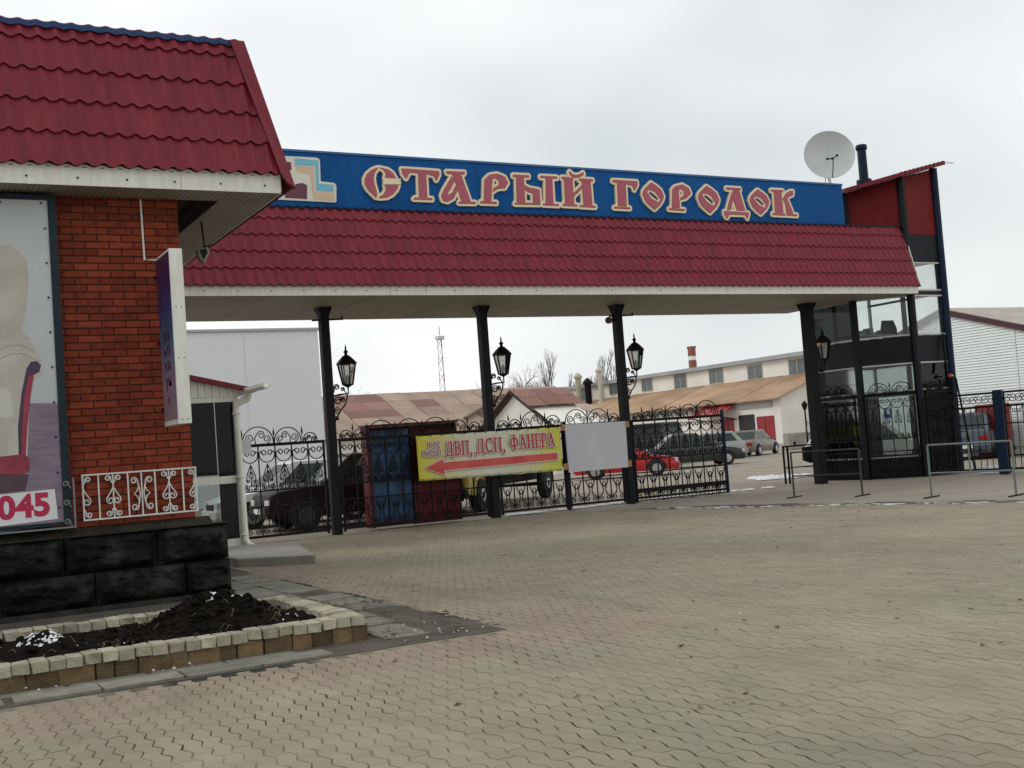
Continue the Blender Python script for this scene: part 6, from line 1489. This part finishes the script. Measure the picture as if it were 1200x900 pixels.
# red hatchback behind the gate leaf
pr, pl = Pz(771, 556.5), Pz(720, 559.5); d_ = (pr - pl); d_.z = 0; hd_ = Vector((.80, -.60, 0)); c_ = pr - hd_ * 1.15 + Vector((.36, .5, 0))
vehicle('hatchback_car', 'bright red hatchback behind the blank panel and gate leaf', 'car', (c_.x, c_.y, -.03), math.atan2(hd_.y, hd_.x), paint('paint_red', (.42, .012, .015), None, .25), Lc=3.9, Hc=1.38, kind='hatch')
pq = Pz(812, 547); vehicle('saloon_car', 'dark green saloon with pale glass seen through the gate leaf', 'car', (pq.x + .6, pq.y + .8, -.03), rad(-25), paint('paint_dkgreen', (.012, .02, .018)), Lc=4.4, Hc=1.5)
pq = Pz(777, 548); vehicle('offroad_car', 'black high roofed off-road car behind the red hatchback', 'car', (pq.x + 3.0, pq.y + 5.5, -.03), rad(100), paint('paint_black', (.008, .008, .009)), Lc=4.3, Hc=2.15, kind='suv', wr=.36)
pq = Pz(838, 541); vehicle('estate_car', 'pale silver car parked behind the gate leaf end', 'car', (pq.x + 2.5, pq.y + 4, -.03), rad(150), paint('paint_silver', (.30, .32, .32)), Lc=4.2, Hc=1.45, kind='hatch')
# cars behind the left fence
vehicle('estate_car', 'dark maroon car close behind the fence next to the first column', 'car', (9.85, 25.8, -.03), pi - .04, mat('paint_maroon', (.012, .004, .004), .5, (.02, .007, .006), 1.5, spec=.2), Lc=4.6, Wc=1.75, Hc=1.62, kind='suv', wr=.33, rim=mat('steel_rim', (.05, .05, .05), .5))
vehicle('hatchback_car', 'orange hatchback behind the maroon car and the kiosk downpipe', 'car', (11.3, 31.6, -.03), pi - .1, paint('paint_orange', (.50, .17, .02), None, .35), Lc=4.0, Hc=1.52, kind='hatch')
vehicle('hatchback_car', 'white hatchback seen through the kiosk glass behind the maroon car', 'car', (9.15, 28.4, -.03), pi - .03, paint('paint_white', (.62, .64, .64), None, .3), Lc=4.1, Hc=1.55, kind='hatch')
vehicle('hatchback_car', 'pale car mostly hidden behind the tower and its column', 'car', (26.45, 26.35, -.03), .05, paint('paint_pale', (.50, .48, .46), None, .3), Lc=4.0, Hc=1.45, kind='hatch')
pq = Pz(1148, 534); vehicle('hatchback_car', 'blue grey hatchback behind the fence right of the tower', 'car', (pq.x * .98, pq.y * .98, -.03), rad(28), paint('paint_bluegrey', (.045, .06, .085), (.06, .08, .11), .35), Lc=4.0, Hc=1.5, kind='hatch')
# yellow truck
tk = thing('flatbed_truck', 'yellow light truck with dark chassis behind the yellow banner', 'truck', (13.12, 26.95, -.03), rad(42.2 + 180))
m_yel = paint('paint_yellow', (.50, .36, .04), None, .4)
b = MB(); secs = []
for x, z, w in ((2.05, 1.0, .86), (1.98, 1.25, .92), (1.5, 1.86, .9), (.35, 1.88, .9), (.3, 1.5, .95)): secs.append([(x, -w, .45), (x, -w, .9), (x, -w * .94, z), (x, w * .94, z), (x, w, .9), (x, w, .45)])
loft(b, secs); b.build('cab', m_yel, tk, smooth=35)
for s in (-1, 1):
    b = MB(); b.prism([(.5, s * .935, 1.1), (1.55, s * .935, 1.1), (1.38, s * .90, 1.7), (.5, s * .90, 1.7)], (0, s * .012, 0)); b.build('side_window', m_carglass, tk)
    b = MB(); b.box(-5.2, .25, s * .38 - .05, s * .38 + .05, .52, .72); b.build('chassis_rail', m_rubber, tk)
    for x in (1.15, -4.0):
        Mx = Matrix.Translation((x, s * .84, .40)) @ Matrix.Rotation(pi / 2, 4, 'X'); b = MB(); b.lathe([(.25, -.12), (.38, -.11), (.40, -.06), (.40, .06), (.38, .11), (.25, .12)], 22, Mx); w_ = b.build('wheel', m_rubber, tk, smooth=40); b = MB(); b.lathe([(.04, .10), (.1, .125), (.22, .115), (.25, .09), (.25, -.09), (.22, -.115), (.1, -.125), (.04, -.10)], 12, Mx); b.build('rim', m_chrome, w_)
        b = MB(); b.tube([(x + .50 * cos(pi * k / 8), s * .90, .42 + .50 * sin(pi * k / 8)) for k in range(9)], .06, 5); b.build('mudguard', m_yel if x > 0 else m_rubber, tk)
    b = MB(); b.box(1.9, 2.08, s * .62 - .14, s * .62 + .14, .75, .95); b.build('headlamp', mat('headlamp', (.6, .62, .62), .2), tk)
b = MB(); b.prism([(2.0, -.72, 1.3), (2.0, .72, 1.3), (1.6, .70, 1.75), (1.6, -.70, 1.75)], (.03, 0, .02)); b.build('windscreen', m_carglass, tk)
b = MB(); b.box(-5.3, .2, -.95, .95, .92, 1.02); b.build('load_bed', mat('bed_wood', (.22, .17, .08), .8), tk)
for s in (-1, 1): b = MB(); b.box(-5.3, .2, s * .95 - .025, s * .95 + .025, 1.021, 1.38); b.build('side_board', m_yel, tk)
b = MB(); b.box(-1.7, -.6, -.85, -.35, .35, .8); b.build('fuel_tank', m_chrome, tk); b = MB(); b.box(1.95, 2.15, -.9, .9, .38, .58); b.build('bumper', m_rubber, tk)
b = MB(); b.box(-4.05, -3.95, -.8, .8, .36, .44); b.build('axle', m_rubber, tk)
